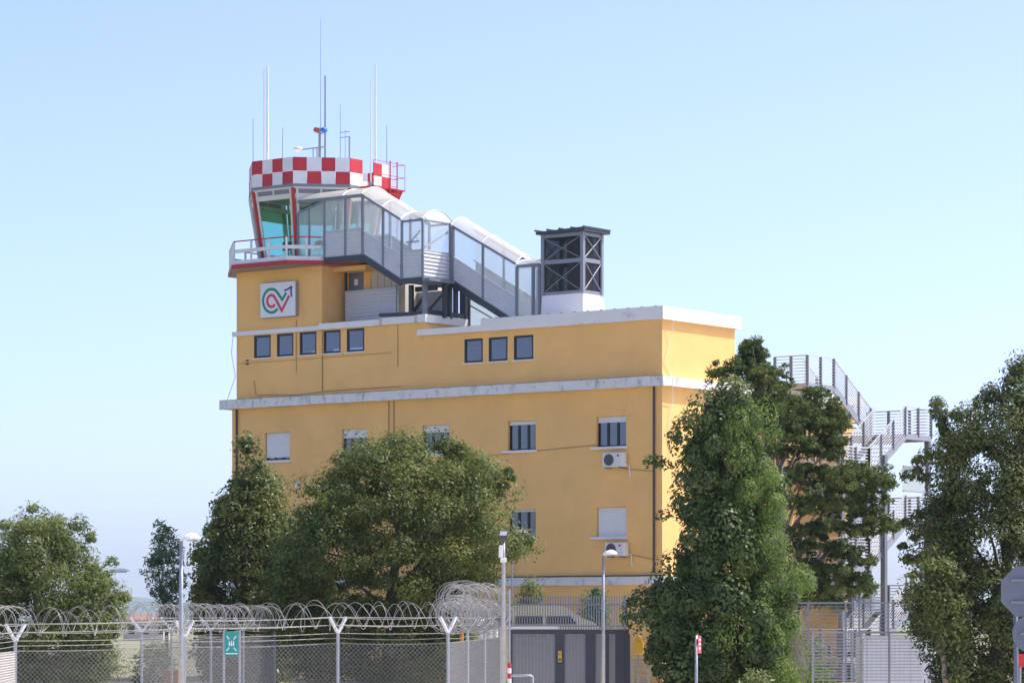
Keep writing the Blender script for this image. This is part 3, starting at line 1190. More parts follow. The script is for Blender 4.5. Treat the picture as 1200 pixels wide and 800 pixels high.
# middle landing
ZM, ZME = 16.02, 18.36
for x, y in ((X3, YF), (X4, YF), (X4, YK), (X3, YK)):
    bar('post', (x, y, ZM - .1), (x, y, ZME), .085, .085, M_['steel'], CS)
for y in (YF, YK):
    bar('floor_beam', (X3, y, ZM - .06), (X4, y, ZM - .06), .12, .22, M_['darksteel'] if y == YF else M_['steel'], CS)
    bar('eave_beam', (X3, y, ZME), (X4, y, ZME), .085, .085, M_['steel'], CS)
bar('floor_beam', (X4, YF, ZM - .06), (X4, YD, ZM - .06), .12, .22, M_['steel'], CS)
bar('eave_beam', (X4, YF, ZME), (X4, YK, ZME), .05, .05, M_['steel'], CS)
m = MB()
m.box(X3, X4 + .3, YF + .06, YD - .06, ZM - .10, ZM + .02)
m.build('landing_deck', M_['steel'], CS)
corr('lower_panel', (X3 + .07, YF, ZM + .06), (X4 - .07, YF, ZM + .06), 1.06, M_['corr'])
bar('mid_rail', (X3 + .07, YF, ZM + 1.15), (X4 - .07, YF, ZM + 1.15), .05, .06, M_['stair_rail'], CS)
pane('glazing', [(X3 + .07, YF, ZM + 1.2), (X4 - .07, YF, ZM + 1.2), (X4 - .07, YF, ZME - .05), (X3 + .07, YF, ZME - .05)], M_['clear'])
bar('window_frame', (X3 + .2, YF + .02, ZM + 1.5), (X4 - .2, YF + .02, ZM + 1.5), .04, .05, M_['steel'], CS)
corr('lower_panel', (X4, YF + .07, ZM + .06), (X4, YK - .07, ZM + .06), 1.06, M_['corr'], nrm=(1, 0, 0))
bar('mid_rail', (X4, YF + .07, ZM + 1.15), (X4, YK - .07, ZM + 1.15), .05, .06, M_['stair_rail'], CS)
pane('glazing', [(X4, YF + .07, ZM + 1.2), (X4, YK - .07, ZM + 1.2), (X4, YK - .07, ZME - .02), (X4, YF + .07, ZME - .02)], M_['clear'])
corr('lower_panel', (X3, YK, ZM + .06), (X4 - .07, YK, ZM + .06), 1.06, M_['corr'])
bar('handrail', (X4 - .05, YF + .2, ZM + 1.25), (X4 - .05, YK - .1, ZM + 2.0), .06, .08, M_['stair_rail'], CS)
bar('handrail', (X3 + .2, YF + .1, ZM + 1.35), (X4 - .2, YF + .1, ZM + 1.95), .05, .06, M_['stair_rail'], CS)
vault('roof_sheet', X3 + .01, ZME + .06, X4 + .05, ZME + .06, YF - .08, YK + .08, .40, M_['poly'])
# lower run to the roof
xf = X4 + .12
flight(xf, X5, ZM, 14.15, YK, YD, 18.26, 16.5, .98, [lx(566, YK)])
bar('post', (xf, YK, ZM - .1), (xf, YK, 18.26), .14, .14, M_['steel'], CS)
# small glazed lobby at the foot
ZR = ZA
for x in (X5, X5 + (X6 - X5) * .72, X6):
    bar('post', (x, YK, ZR), (x, YK, 16.42), .11, .11, M_['steel'], CS)
    bar('post', (x, YD, ZR), (x, YD, 16.42), .11, .11, M_['steel'], CS)
bar('eave_beam', (X5, YK, 16.42), (X6, YK, 16.42), .10, .12, M_['steel'], CS)
bar('eave_beam', (X5, YD, 16.42), (X6, YD, 16.42), .10, .12, M_['steel'], CS)
for y in (YK, YD):
    pane('milky_panel', [(X5 + .06, y, ZR), (X6 - .06, y, ZR), (X6 - .06, y, 16.36), (X5 + .06, y, 16.36)], M_['milky'])
pane('milky_panel', [(X6, YK + .06, ZR), (X6, YD - .06, ZR), (X6, YD - .06, 16.36), (X6, YK + .06, 16.36)], M_['milky'])
vault('roof_sheet', X5, 16.48, X6 + .15, 16.48, YK - .1, YD + .1, .26, M_['poly'])
# steelwork under the middle landing
for px, y in ((482, .4), (498, .12), (521, 1.0), (527, 1.5), (534, 2.2), (545, 2.7)):
    x = lx(px, y)
    bar('column', (x, y, ZB + .2 if y < 2 else ZR), (x, y, ZM - .15), .16, .16, M_['darksteel'] if px != 498 else M_['steel'], CS)
bar('base_beam', (lx(446, .35), .35, ZB + .42), (lx(500, .35), .35, ZB + .36), .2, .14, M_['darksteel'], CS)
bar('base_beam', (lx(497, .12), .22, ZB + .42), (lx(497, .12), 2.7, ZB + .42), .2, .16, M_['darksteel'], CS)
bar('brace', (lx(485, .6), .6, ZB + .5), (lx(499, .6), .6, ZM - .5), .10, .10, M_['darksteel'], CS)
bar('brace', (lx(500, 1.2), 1.2, ZB + .5), (lx(522, 1.2), 1.2, ZM - .4), .08, .08, M_['darksteel'], CS)
bar('cross_beam', (X3, .7, ZM - .3), (X4, .7, ZM - .3), .14, .2, M_['darksteel'], CS)
MB().box(lx(484, 2.4), lx(517, 2.4), 2.4, 2.5, ZB + .35, ZM - .2).build('back_plate', M_['steel'], CS)
for px in (541, 545, 549):
    x = lx(px, 2.9)
    bar('column', (x, 2.9, ZR), (x, 2.9, ZM - .25), .12, .12, M_['darksteel'], CS)
# pale lower guard below the run
xa, xb = lx(545, 3.0), lx(592, 3.0)
m = MB()
for y in (3.0, 3.03):
    m.poly([(xa, y, ZR), (xb, y, ZR), (xb, y, lz(372, xb, 3.0)), (xa, y, lz(346, xa, 3.0))])
m.build('guard_panel', M_['milky'], CS)
bar('handrail', (xa, 2.97, lz(346, xa, 3.0)), (xb, 2.97, lz(373, xb, 3.0)), .06, .08, M_['stair_rail'], CS)
bar('handrail', (xa, 2.94, lz(354, xa, 3.0)), (xb, 2.94, lz(381, xb, 3.0)), .05, .06, M_['stair_rail'], CS)
# corrugated screen wall on the roof in front of the door
yscr = 1.2
sa, sb = lx(404.5, yscr), lx(464.5, yscr)
scr = thing('screen_wall', 'corrugated metal screen standing on the roof in front of the grey door', 'screen', ((sa + sb) / 2, yscr, ZB), FB)
corr('corrugated_sheet', (sa, yscr, ZB), (sb, yscr, ZB), lz(342, sa, yscr) - ZB, M_['corr'], scr)
bar('post', (sa, yscr + .05, ZB), (sa, yscr + .05, lz(311, sa, yscr)), .09, .09, M_['darksteel'], scr)
bar('post', (sb, yscr + .05, ZB), (sb, yscr + .05, lz(333, sb, yscr)), .09, .09, M_['steel'], scr)
bar('top_rail', (sa, yscr - .03, lz(342, sa, yscr)), (sb, yscr - .03, lz(342, sa, yscr)), .04, .04, M_['stair_rail'], scr)

# ================================================================ ROOF VENT TOWER
vx0, vx1, vy0, vy1 = -6.46, -4.55, 1.2, 2.44
VT = thing('roof_vent_tower', 'steel framed ventilation shaft with dark mesh sides on a flared white base on the roof', 'ventilation tower', ((vx0 + vx1) / 2, (vy0 + vy1) / 2, ZA), FB)
vz0, vz1, vzm = 15.13, 17.52, 16.42
m = MB()
m.hexa([(vx0 - .12, vy0 - .1, ZA - .3), (vx1 + .1, vy0 - .1, ZA - .3), (vx1 + .24, vy1 + .35, ZA - .3), (vx0 - .12, vy1 + .35, ZA - .3)],
       [(vx0 - .03, vy0 - .03, vz0), (vx1 + .03, vy0 - .03, vz0), (vx1 + .03, vy1 + .03, vz0), (vx0 - .03, vy1 + .03, vz0)])
m.build('base', M_['whitewall'], VT)
for x in (vx0, vx1):
    for y in (vy0, vy1):
        bar('post', (x, y, vz0), (x, y, vz1), .14, .14, M_['vframe'], VT)
for z, hh in ((vz0 + .06, .12), (vzm, .16), (vz1 - .08, .14)):
    bar('frame_rail', (vx0 + .07, vy0, z), (vx1 - .07, vy0, z), .08, hh, M_['vframe'], VT)
    bar('frame_rail', (vx0 + .07, vy1, z), (vx1 - .07, vy1, z), .08, hh, M_['vframe'], VT)
    bar('frame_rail', (vx0, vy0 + .07, z), (vx0, vy1 - .07, z), .08, hh, M_['vframe'], VT)
    bar('frame_rail', (vx1, vy0 + .07, z), (vx1, vy1 - .07, z), .08, hh, M_['vframe'], VT)
for za, zb in ((vz0 + .12, vzm - .08), (vzm + .08, vz1 - .15)):
    for y, s_ in ((vy0, -1), (vy1, 1)):
        pane('mesh_panel', [(vx0 + .07, y, za), (vx1 - .07, y, za), (vx1 - .07, y, zb), (vx0 + .07, y, zb)], M_['mesh'], VT)
        bar('brace', (vx0 + .07, y + s_ * .03, za), (vx1 - .07, y + s_ * .03, zb), .024, .03, M_['steel'], VT)
        bar('brace', (vx0 + .07, y + s_ * .05, zb), (vx1 - .07, y + s_ * .05, za), .024, .03, M_['steel'], VT)
    for x, s_ in ((vx0, -1), (vx1, 1)):
        pane('mesh_panel', [(x, vy0 + .07, za), (x, vy1 - .07, za), (x, vy1 - .07, zb), (x, vy0 + .07, zb)], M_['mesh'], VT)
        bar('brace', (x + s_ * .03, vy0 + .07, za), (x + s_ * .03, vy1 - .07, zb), .024, .035, M_['stair_rail'], VT)
        bar('brace', (x + s_ * .05, vy0 + .07, zb), (x + s_ * .05, vy1 - .07, za), .024, .035, M_['steel'], VT)
m = MB()
m.hexa([(vx0 - .22, vy0 - .2, vz1 - .0), (vx1 + .22, vy0 - .2, vz1), (vx1 + .22, vy1 + .3, vz1), (vx0 - .22, vy1 + .3, vz1)],
       [(vx0 - .22, vy0 - .2, vz1 + .10), (vx1 + .22, vy0 - .2, vz1 + .16), (vx1 + .22, vy1 + .3, vz1 + .16), (vx0 - .22, vy1 + .3, vz1 + .10)])
m.build('roof_sheet', M_['darksteel'], VT)
for i in range(5):
    x = vx0 - .2 + i * .58
    bar('roof_rib', (x, vy0 - .27, vz1 + .15), (x, vy1 + .3, vz1 + .15), .07, .07, M_['darksteel'], VT)
MB().box(vx0 + 1.05, vx1 - .25, vy0 + .15, vy1 - .2, vz0 + .02, vz1 - .2).build('duct', M_['beige'], VT)

# ================================================================ ANTENNAS ON THE CAB ROOF
ZR_ = ZP0 + .30


def antenna(px, pt, t, r_, mt, name, label, base_z=None, tip=None):
    x = lx(px, t)
    z0 = ZR_ if base_z is None else base_z
    z1 = lz(pt, x, t)
    a = thing(name, label, 'antenna', (x, t, z0), FB)
    MB().tube([(x, t, z0 + .25), (x, t, z0 + .3), (x, t, z1)], [r_, r_, tip or r_ * .7], 8).build('rod', M_[mt], a)
    MB().lathe((x, t, z0), [(max(.05, r_ * 1.6), 0), (max(.05, r_ * 1.6), .06), (r_ * 1.3, .08), (r_ * 1.3, .26)], 10).build('foot', M_['galv'], a)
    return a, x, z1


antenna(309.6, 82, .6, .028, 'corr', 'pole_antenna', 'grey pole antenna just left of the thick white pole on the cab roof')
antenna(313.5, 78, .3, .055, 'white', 'pole_antenna', 'thick white pole antenna at the left end of the cab roof')
antenna(296.6, 139, 1.0, .016, 'steel', 'whip_antenna', 'short thin whip antenna at the far left edge of the cab roof')
antenna(331.2, 150, .4, .016, 'steel', 'whip_antenna', 'short thin whip antenna between the white poles and the roof camera')
antenna(375.6, 22, 2.2, .016, 'steel', 'whip_antenna', 'tallest whip antenna at the middle of the cab roof', tip=.006)
antenna(381.0, 89, 2.5, .04, 'steel', 'pole_antenna', 'dark grey pole antenna beside the tallest whip')
antenna(398.8, 122, 2.0, .016, 'steel', 'whip_antenna', 'whip antenna above the small loop frame right of the beacons', tip=.008)
antenna(404.5, 152, 1.6, .012, 'steel', 'whip_antenna', 'short whip antenna standing inside the small loop frame')
antenna(434.6, 95, 2.6, .03, 'white', 'pole_antenna', 'shorter slim white pole antenna at the right end of the cab roof', ZP0 + .04)
antenna(440.0, 75, 3.0, .045, 'white', 'pole_antenna', 'taller white pole antenna at the right end of the cab roof', ZP0 + .04)
antenna(453.2, 147, 3.6, .016, 'steel', 'whip_antenna', 'short thin whip antenna by the red ladder cage', ZP0 + .04)
# dipole loop frame
t = 1.8
x0, x1 = lx(399, t), lx(409.5, t)
dl = thing('loop_antenna', 'small rectangular loop antenna on a grey post right of the beacons', 'antenna', (x1, t, ZR_), FB)
MB().tube([(x1, t, ZR_), (x1, t, lz(160, x1, t))], .035, 8).build('post', M_['galv'], dl)
for py in (155.5, 161.5):
    bar('arm', (x0, t, lz(py, x0, t)), (x1 + .02, t, lz(py, x0, t)), .03, .03, M_['steel'], dl, True)
# beacon mast
t = 2.3
xb_ = lx(374.6, t)
bm = thing('beacon_mast', 'grey mast carrying a red and a blue beacon lamp on the cab roof', 'beacon', (xb_, t, ZR_), FB)
MB().tube([(xb_, t, ZR_), (xb_, t, lz(150, xb_, t))], [.07, .05], 8).build('mast', M_['grey'], bm)
bar('cross_arm', (lx(352, t), t - .02, lz(173, xb_, t)), (lx(382, t), t - .02, lz(173, xb_, t)), .04, .05, M_['galv'], bm)
for px, mt in ((371.2, 'redlens'), (379.8, 'bluelens')):
    x = lx(px, t)
    zc_ = lz(152.5, x, t)
    MB().lathe((x, t - .14, zc_), [(.05, 0), (.10, .03), (.12, .1), (.10, .24), (.05, .28)], 12, 'y').build('lamp', M_[mt], bm, smooth=True)
    bar('lamp_arm', (x, t, zc_ - .1), (xb_, t, zc_ - .15), .04, .04, M_['grey'], bm)
for px in (367, 371.5):
    bar('strut', (lx(px, t), t, ZR_), (lx(px, t), t, lz(172, xb_, t)), .05, .05, M_['galv'], bm, True)
x = lx(349, .9)
dm = thing('roof_camera', 'white dome camera on a short grey foot on the cab roof', 'camera', (x, .9, ZR_), FB)
MB().lathe((x, .9, ZR_), [(.10, 0), (.07, .1), (.06, .3)], 12).build('foot', M_['grey'], dm)
MB().lathe((x, .9, lz(178, x, .9)), [(.06, 0), (.17, .07), (.20, .14), (.15, .18), (.04, .20)], 16).build('dome', M_['offwhite'], dm, smooth=True)

# ================================================================ FIRE ESCAPE
FE = thing('fire_escape', 'galvanised steel external staircase zigzagging down beside the right end of the building', 'staircase', (1.7, 11, 0), FB)
LX0, LXm0, LXm1, LX1 = .22, 1.6, 1.82, 3.2
YL0, YL1, YR0, YR1 = 7.78, 9.78, 12.66, 14.76
zlev = [11.76, 9.94, 8.15, 6.36, 4.57, 2.78, .99]


def rail_run(p, q, posts, h=1.08, nb=9, first=True):
    p, q = Vector(p), Vector(q)
    up = Vector((0, 0, 1))
    for i in range(nb):
        o_ = up * (.10 + (h - .10) * i / (nb - 1))
        big = i == nb - 1
        bar('guard_bar', p + o_, q + o_, .05 if big else .03, .05 if big else .032, M_['stair_rail'], FE)
    for i in range(posts + 1):
        if i == 0 and not first:
            continue
        c = p + (q - p) * i / posts
        bar('guard_post', c - up * .1, c + up * h, .07, .11, M_['post_steel'], FE)


def deck(x0, x1, y0, y1, z):
    m = MB()
    m.box(x0, x1, y0, y1, z - .05, z)
    m.build('landing', M_['galv'], FE)
    for a, b in (((x0, y0), (x1, y0)), ((x1, y0), (x1, y1)), ((x1, y1), (x0, y1)), ((x0, y1), (x0, y0))):
        bar('edge_beam', (*a, z - .12), (*b, z - .12), .06, .22, M_['galv'], FE)


for i, z in enumerate(zlev):
    if i == 0:
        deck(.02, LXm0, YL0, YL1, z)
        rail_run((.1, YL0, z), (LXm0, YL0, z), 2)
        rail_run((LXm0, YL0, z), (LXm0, YL1, z), 2, first=False)
    elif i % 2:
        deck(LX0, LX1, YR0, YR1, z)
        rail_run((LX1, YR0, z), (LX1, YR1, z), 2)
        rail_run((LX1, YR1, z), (LX0, YR1, z), 3, first=False)
    else:
        deck(LX0, LX1, YL0, YL1, z)
        rail_run((LX0, YL0, z), (LX1, YL0, z), 3)
        rail_run((LX1, YL0, z), (LX1, YL1, z), 2, first=False)
    # flight down from this level
    z2 = zlev[i + 1] if i + 1 < len(zlev) else 0.0
    if i % 2 == 0:
        xa, xb, ya, yb = LX0, LXm0, YL1, YR0
    else:
        xa, xb, ya, yb = LXm1, LX1, YR0, YL1
    for x in (xa, xb):
        bar('stringer', (x, ya, z - .12), (x, yb, z2 - .12), .06, .26, M_['galv'], FE)
        rail_run((x, ya, z), (x, yb, z2), 3, first=False)
    n = 10
    for k in range(n):
        f = (k + .5) / n
        bar('tread', (xa + .05, ya + (yb - ya) * f, z + (z2 - z) * f), (xb - .05, ya + (yb - ya) * f, z + (z2 - z) * f), .27, .04, M_['stair_rail'], FE)
for x, y, zt in ((LX1 + .05, 10.9, 9.0), (LXm1 - .1, 10.9, 9.2), (LX1 - .1, YL0 + .1, 8.0), (LX0 + .1, YL0 + .1, 11.5), (LX1 - .1, YR1 - .1, 9.8), (LX0 + .1, YR1 - .1, 9.8)):
    bar('column', (x, y, 0), (x, y, zt), .2, .2, M_['post_steel'], FE)
MB().box(LX1 - .01, LX1 + .01, YR0 - .2, YR1 - .5, 7.62, 8.62).build('plate', M_['milky'], FE)
for z in (7.62, 8.62):
    bar('plate_frame', (LX1 + .03, YR0 - .2, z), (LX1 + .03, YR1 - .5, z), .05, .05, M_['galv'], FE)

# ================================================================ TREES
RNG = np.random.default_rng(11)


def leaf_mesh(name, pos, nrm, L, W, mt, parent, up_bias=0.0, axis=None):
    n = len(pos)
    off = np.array(OFF[parent.name])
    pos = pos - off
    nrm = nrm / (np.linalg.norm(nrm, axis=1, keepdims=True) + 1e-9)
    if axis is None:
        axis = RNG.normal(size=(n, 3))
    u = np.cross(nrm, axis)
    u /= np.linalg.norm(u, axis=1, keepdims=True) + 1e-9
    v = np.cross(nrm, u)
    Ls_ = (L * RNG.uniform(.45, 1.45, (n, 1))) / 2
    Ws_ = (W * RNG.uniform(.7, 1.2, (n, 1))) / 2
    V = np.empty((n, 4, 3), np.float32)
    V[:, 0] = pos - v * Ls_
    V[:, 1] = pos + u * Ws_ - v * Ls_ * .1 + nrm * Ws_ * .25
    V[:, 2] = pos + v * Ls_
    V[:, 3] = pos - u * Ws_ - v * Ls_ * .1 + nrm * Ws_ * .25
    me = bpy.data.meshes.new(name)
    me.vertices.add(n * 4)
    me.vertices.foreach_set('co', V.reshape(-1))
    me.loops.add(n * 4)
    me.loops.foreach_set('vertex_index', np.arange(n * 4, dtype=np.int32))
    me.polygons.add(n)
    me.polygons.foreach_set('loop_start', np.arange(0, n * 4, 4, dtype=np.int32))
    me.polygons.foreach_set('loop_total', np.full(n, 4, np.int32))
    me.update(calc_edges=True)
    me.materials.append(mt)
    o = bpy.data.objects.new(name, me)
    C.objects.link(o)
    o.parent = parent
    OFF[o.name] = Vector(off)
    return o


def clump_leaves(cen, rad, per, flat=1.0, outward=.6, up=.45, rnd=.8, core=.25):
    """leaves around clump centres; returns positions and normals"""
    n = len(cen)
    k = np.repeat(np.arange(n), per)
    d = RNG.normal(size=(len(k), 3))
    d[:, 2] = np.where(d[:, 2] < 0, d[:, 2] * .45, d[:, 2])
    d /= np.linalg.norm(d, axis=1, keepdims=True)
    rr = RNG.uniform(core, 1.0, (len(k), 1)) ** .5
    off = d * rr * rad[k][:, None]
    off[:, 2] *= flat
    pos = cen[k] + off
    nr = d * outward + RNG.normal(size=d.shape) * rnd
    nr[:, 2] += up
    return pos, nr, k


def prof_at(prof, d, z):
    zs = np.array([wz(p[0], d) for p in prof])[::-1]
    lo = np.array([wx(p[1], d) for p in prof])[::-1]
    hi = np.array([wx(p[2], d) for p in prof])[::-1]
    return np.interp(z, zs, lo), np.interp(z, zs, hi)


def profile_clumps(prof, d, n, cr, depth=1.0, inner=.3, jit=.25, lumpy=.12):
    z0, z1 = wz(prof[-1][0], d), wz(prof[0][0], d)
    zc = RNG.uniform(z0, z1, n * 6)
    lo, hi = prof_at(prof, d, zc)
    hw = (hi - lo) / 2
    keep = RNG.uniform(0, hw.max() ** 1.3, n * 6) < np.maximum(hw, .15) ** 1.3
    zc, lo, hi, hw = zc[keep][:n], lo[keep][:n], hi[keep][:n], hw[keep][:n]
    th = RNG.uniform(0, 2 * math.pi, len(zc))
    ph = RNG.uniform(0, 6.28, 6)
    lump = sum(np.sin(zc * fz + th * ft + p) for fz, ft, p in zip((1.7, 3.1, 2.3, 4.4, 5.6, 1.1), (1, 2, 3, 1, 4, 2), ph)) / 6
    hw = hw * (1 + lumpy * lump)
    f = np.sqrt(RNG.uniform(inner, 1.0, len(zc)))
    ww = np.maximum(hw - cr * .55, .05) * (1 + RNG.normal(0, jit * .3, len(zc)))
    x = (lo + hi) / 2 + ww * f * np.cos(th)
    dep = np.maximum(hw * depth, .3)
    y = d + np.maximum(dep - cr * .5, .05) * f * np.sin(th)
    return np.stack([x, y, zc], 1)


def trunk(parent, base, top, r0, mt, limbs, sway=.15, name='trunk'):
    base, top = Vector(base), Vector(top)
    pts, rad = [], []
    for i in range(8):
        f = i / 7
        p = base.lerp(top, f) + Vector((random.uniform(-sway, sway), random.uniform(-sway, sway), 0)) * (f > 0)
        pts.append(p)
        rad.append(r0 * (1.25 if i == 0 else 1) * (1 - .8 * f))
    t_ = MB().tube(pts, rad, 8).build(name, mt, parent, smooth=True)
    for tgt in limbs:
        tgt = Vector(tgt)
        f = min(.9, max(.15, (tgt.z - base.z) / max(.1, top.z - base.z) - .22))
        s_ = base.lerp(top, f)
        mid = s_.lerp(tgt, .5) + Vector((random.uniform(-.1, .1), random.uniform(-.1, .1), .12 * (tgt - s_).length))
        r1 = max(.02, r0 * .38 * (1 - f * .6))
        MB().tube([s_, s_.lerp(mid, .5), mid, tgt], [r1, r1 * .8, r1 * .55, r1 * .2], 6).build('limb', mt, parent, smooth=True)
    return t_


def tree(name, label, prof, d, leaf, ncl, cr, per, L, W, bark='bark', depth=1.0, inner=.3, flat=.8, outward=.9, up=.45, rnd=.5, r0=.2, nlimb=10, group='trees round the building', cat='tree', extra=None):
    xm_ = wx((prof[len(prof) * 2 // 3][1] + prof[len(prof) * 2 // 3][2]) / 2, d)
    T = thing(name, label, cat, (xm_, d, 0), FW, group)
    cen = profile_clumps(prof, d, ncl, cr, depth, inner)
    if extra is not None:
        cen = np.concatenate([cen, np.array([(wx(a, d), d + c, wz(b, d)) for a, b, c in extra])])
    rad = cr * RNG.uniform(.4, 1.4, len(cen))
    if extra is not None:
        rad[-len(extra):] *= .5
    pos, nr, _ = clump_leaves(cen, rad, per, flat, outward, up, rnd)
    ok = pos[:, 2] > .05
    leaf_mesh('crown', pos[ok], nr[ok], L, W, leaf, T)
    zt = wz(prof[0][0], d)
    xt = wx((prof[0][1] + prof[0][2]) / 2, d)
    idx = RNG.choice(len(cen), min(nlimb, len(cen)), replace=False)
    trunk(T, (xm_, d, -.1), (xt, d, zt * .88), r0, M_[bark], [tuple(cen[i]) for i in idx if cen[i][2] > 1])
    return T, cen


LF = {}
LF['olive'] = leafmat('feathery_leaf', (0.085, 0.124, 0.034), (0.208, 0.247, 0.072), .42, .55, (0.312, 0.286, 0.091))
LF['willow'] = leafmat('bluegreen_leaf', (0.052, 0.111, 0.058), (0.117, 0.195, 0.098), .35, .5)
LF['magnolia'] = leafmat('glossy_leaf', (0.050, 0.082, 0.020), (0.175, 0.205, 0.048), .4, .42, (0.34, 0.27, 0.06), .35)
LF['round'] = leafmat('broad_leaf', (0.050, 0.080, 0.020), (0.180, 0.215, 0.050), .4, .5, (0.31, 0.22, 0.05), .3)
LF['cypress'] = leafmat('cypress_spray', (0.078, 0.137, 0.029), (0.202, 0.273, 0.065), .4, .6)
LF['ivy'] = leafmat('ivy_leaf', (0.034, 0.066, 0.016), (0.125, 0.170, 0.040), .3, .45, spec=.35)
LF['pine'] = leafmat('pine_needle', (0.046, 0.075, 0.02), (0.115, 0.155, 0.036), .35, .6, (0.17, 0.125, 0.055))
LF['dark'] = leafmat('dark_leaf', (0.046, 0.070, 0.020), (0.135, 0.165, 0.042), .35, .55, (0.24, 0.22, 0.07), .3)
LF['mid'] = leafmat('mid_leaf', (0.06, 0.088, 0.024), (0.17, 0.20, 0.055), .35, .55, (0.30, 0.27, 0.09))
LF['light'] = leafmat('light_leaf', (0.091, 0.130, 0.039), (0.208, 0.247, 0.078), .35, .5, (0.338, 0.312, 0.117))

# left feathery tree
pA = [(596, 32, 50), (602, 24, 64), (612, 16, 82), (624, -2, 98), (640, -14, 106), (655, -22, 122), (668, -28, 138), (685, -32, 146), (705, -34, 148), (735, -34, 146), (770, -30, 138), (800, -24, 124), (812, -14, 110)]
tree('feathery_tree', 'pale olive green feathery tree behind the barbed wire at the left edge', pA, 96, LF['olive'], 480, .48, 130, .17, .045, 'barkpale', .9, .4, .9, .9, .5, .5, .16, 16,
     extra=[(88, 618, 0), (92, 612, .1), (103, 624, 0), (108, 632, -.2), (130, 658, .2), (38, 596, 0), (3, 615, .2), (146, 700, 0)])
pA2 = [(615, 180, 196), (625, 178, 212), (645, 171, 217), (668, 168, 218), (690, 174, 218), (712, 184, 216), (740, 192, 212)]
tree('young_tree', 'slender bluish green tree standing behind the left street lamp', pA2, 126, LF['willow'], 110, .36, 40, .22, .06, 'barkpale', .9, .1, 1.0, .4, .5, .9, .08, 14)
# magnolia on the left of the big round tree
pB = [(514, 286, 291), (524, 282, 298), (540, 279, 306), (556, 274, 322), (572, 268, 332), (585, 256, 340), (605, 240, 348), (630, 228, 352), (660, 220, 352), (700, 218, 350), (740, 222, 346), (800, 240, 340)]
tree('magnolia_tree', 'dark glossy leaved pointed tree at the left end of the long wall', pB, 106, LF['magnolia'], 330, .54, 150, .17, .085, 'bark', .95, .4, .85, 1.0, .4, .5, .18, 12,
     extra=[(287, 518, 0), (289, 528, .1), (262, 588, 0), (258, 600, 0)])
pC = [(514, 440, 515), (519, 420, 540), (526, 404, 552), (540, 384, 578), (552, 374, 602), (566, 360, 607), (580, 345, 606), (596, 332, 600), (612, 320, 607), (628, 312, 615), (645, 306, 616), (662, 302, 606), (685, 300, 590), (710, 302, 580), (740, 308, 570), (775, 330, 556), (800, 350, 540)]
tree('round_tree', 'large round broad leaved tree in front of the middle of the long wall', pC, 101, LF['round'], 640, .62, 240, .115, .066, 'bark', .85, .3, .8, 1.0, .5, .5, .26, 22,
     extra=[(592, 556, -.2), (600, 560, .1), (596, 552, -.4), (612, 632, -.3), (606, 640, -.5), (520, 522, -.3), (590, 570, -.5)])

# ivy covered cypress
dD = 93
pD = [(461, 852, 864), (468, 842, 878), (478, 820, 893), (490, 802, 904), (503, 786, 911), (530, 780, 915), (560, 785, 921), (590, 788, 927), (620, 790, 931), (650, 784, 933), (672, 774, 935), (690, 758, 939), (710, 747, 943), (735, 745, 948), (765, 750, 950), (800, 758, 952), (840, 762, 952)]
TD = thing('ivy_clad_cypress', 'broad cypress overgrown with dark ivy in front of the right corner of the building', 'tree', (wx(850, dD), dD, 0), FW, 'trees round the building')
cand = profile_clumps(pD, dD, 2500, .62, .75, .55, lumpy=.14)
keep = []
for c in cand:                                # hummocks keep their distance so that shaded hollows stay between them
    if all((abs(c[0] - q[0]) ** 2 + abs(c[1] - q[1]) ** 2 + (.75 * (c[2] - q[2])) ** 2) > .74 ** 2 for q in keep):
        keep.append(c)
fill = profile_clumps(pD, dD, 210, 1.0, .7, .1, lumpy=.1)
nh = len(keep)
cen = np.concatenate([np.array(keep), fill])
rad = np.concatenate([.72 * RNG.uniform(.6, 1.2, nh), .5 * RNG.uniform(.6, 1.2, len(fill))])
lo, hi = prof_at(pD, dD, cen[:, 2])
fx = (cen[:, 0] - lo) / (hi - lo)
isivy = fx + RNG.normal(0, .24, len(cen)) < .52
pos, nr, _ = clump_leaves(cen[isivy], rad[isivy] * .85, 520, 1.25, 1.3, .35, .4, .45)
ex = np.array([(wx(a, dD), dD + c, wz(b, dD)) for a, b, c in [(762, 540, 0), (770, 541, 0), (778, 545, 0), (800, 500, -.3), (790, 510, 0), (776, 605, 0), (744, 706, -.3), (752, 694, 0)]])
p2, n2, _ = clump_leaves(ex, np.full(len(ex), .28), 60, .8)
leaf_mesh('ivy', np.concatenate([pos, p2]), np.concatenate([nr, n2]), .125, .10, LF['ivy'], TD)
ci = cen[~isivy]
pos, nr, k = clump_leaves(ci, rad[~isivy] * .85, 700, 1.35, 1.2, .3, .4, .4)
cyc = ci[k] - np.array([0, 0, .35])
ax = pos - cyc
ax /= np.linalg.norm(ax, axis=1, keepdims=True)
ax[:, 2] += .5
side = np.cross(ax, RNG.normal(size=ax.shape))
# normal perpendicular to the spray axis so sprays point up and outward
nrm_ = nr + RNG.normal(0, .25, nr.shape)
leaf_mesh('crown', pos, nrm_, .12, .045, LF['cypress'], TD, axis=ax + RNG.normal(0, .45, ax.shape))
trunk(TD, (wx(858, dD), dD, -.1), (wx(858, dD), dD, wz(500, dD)), .3, M_['bark'], [tuple(cen[i]) for i in range(0, 60, 6) if cen[i][2] > 1.5])

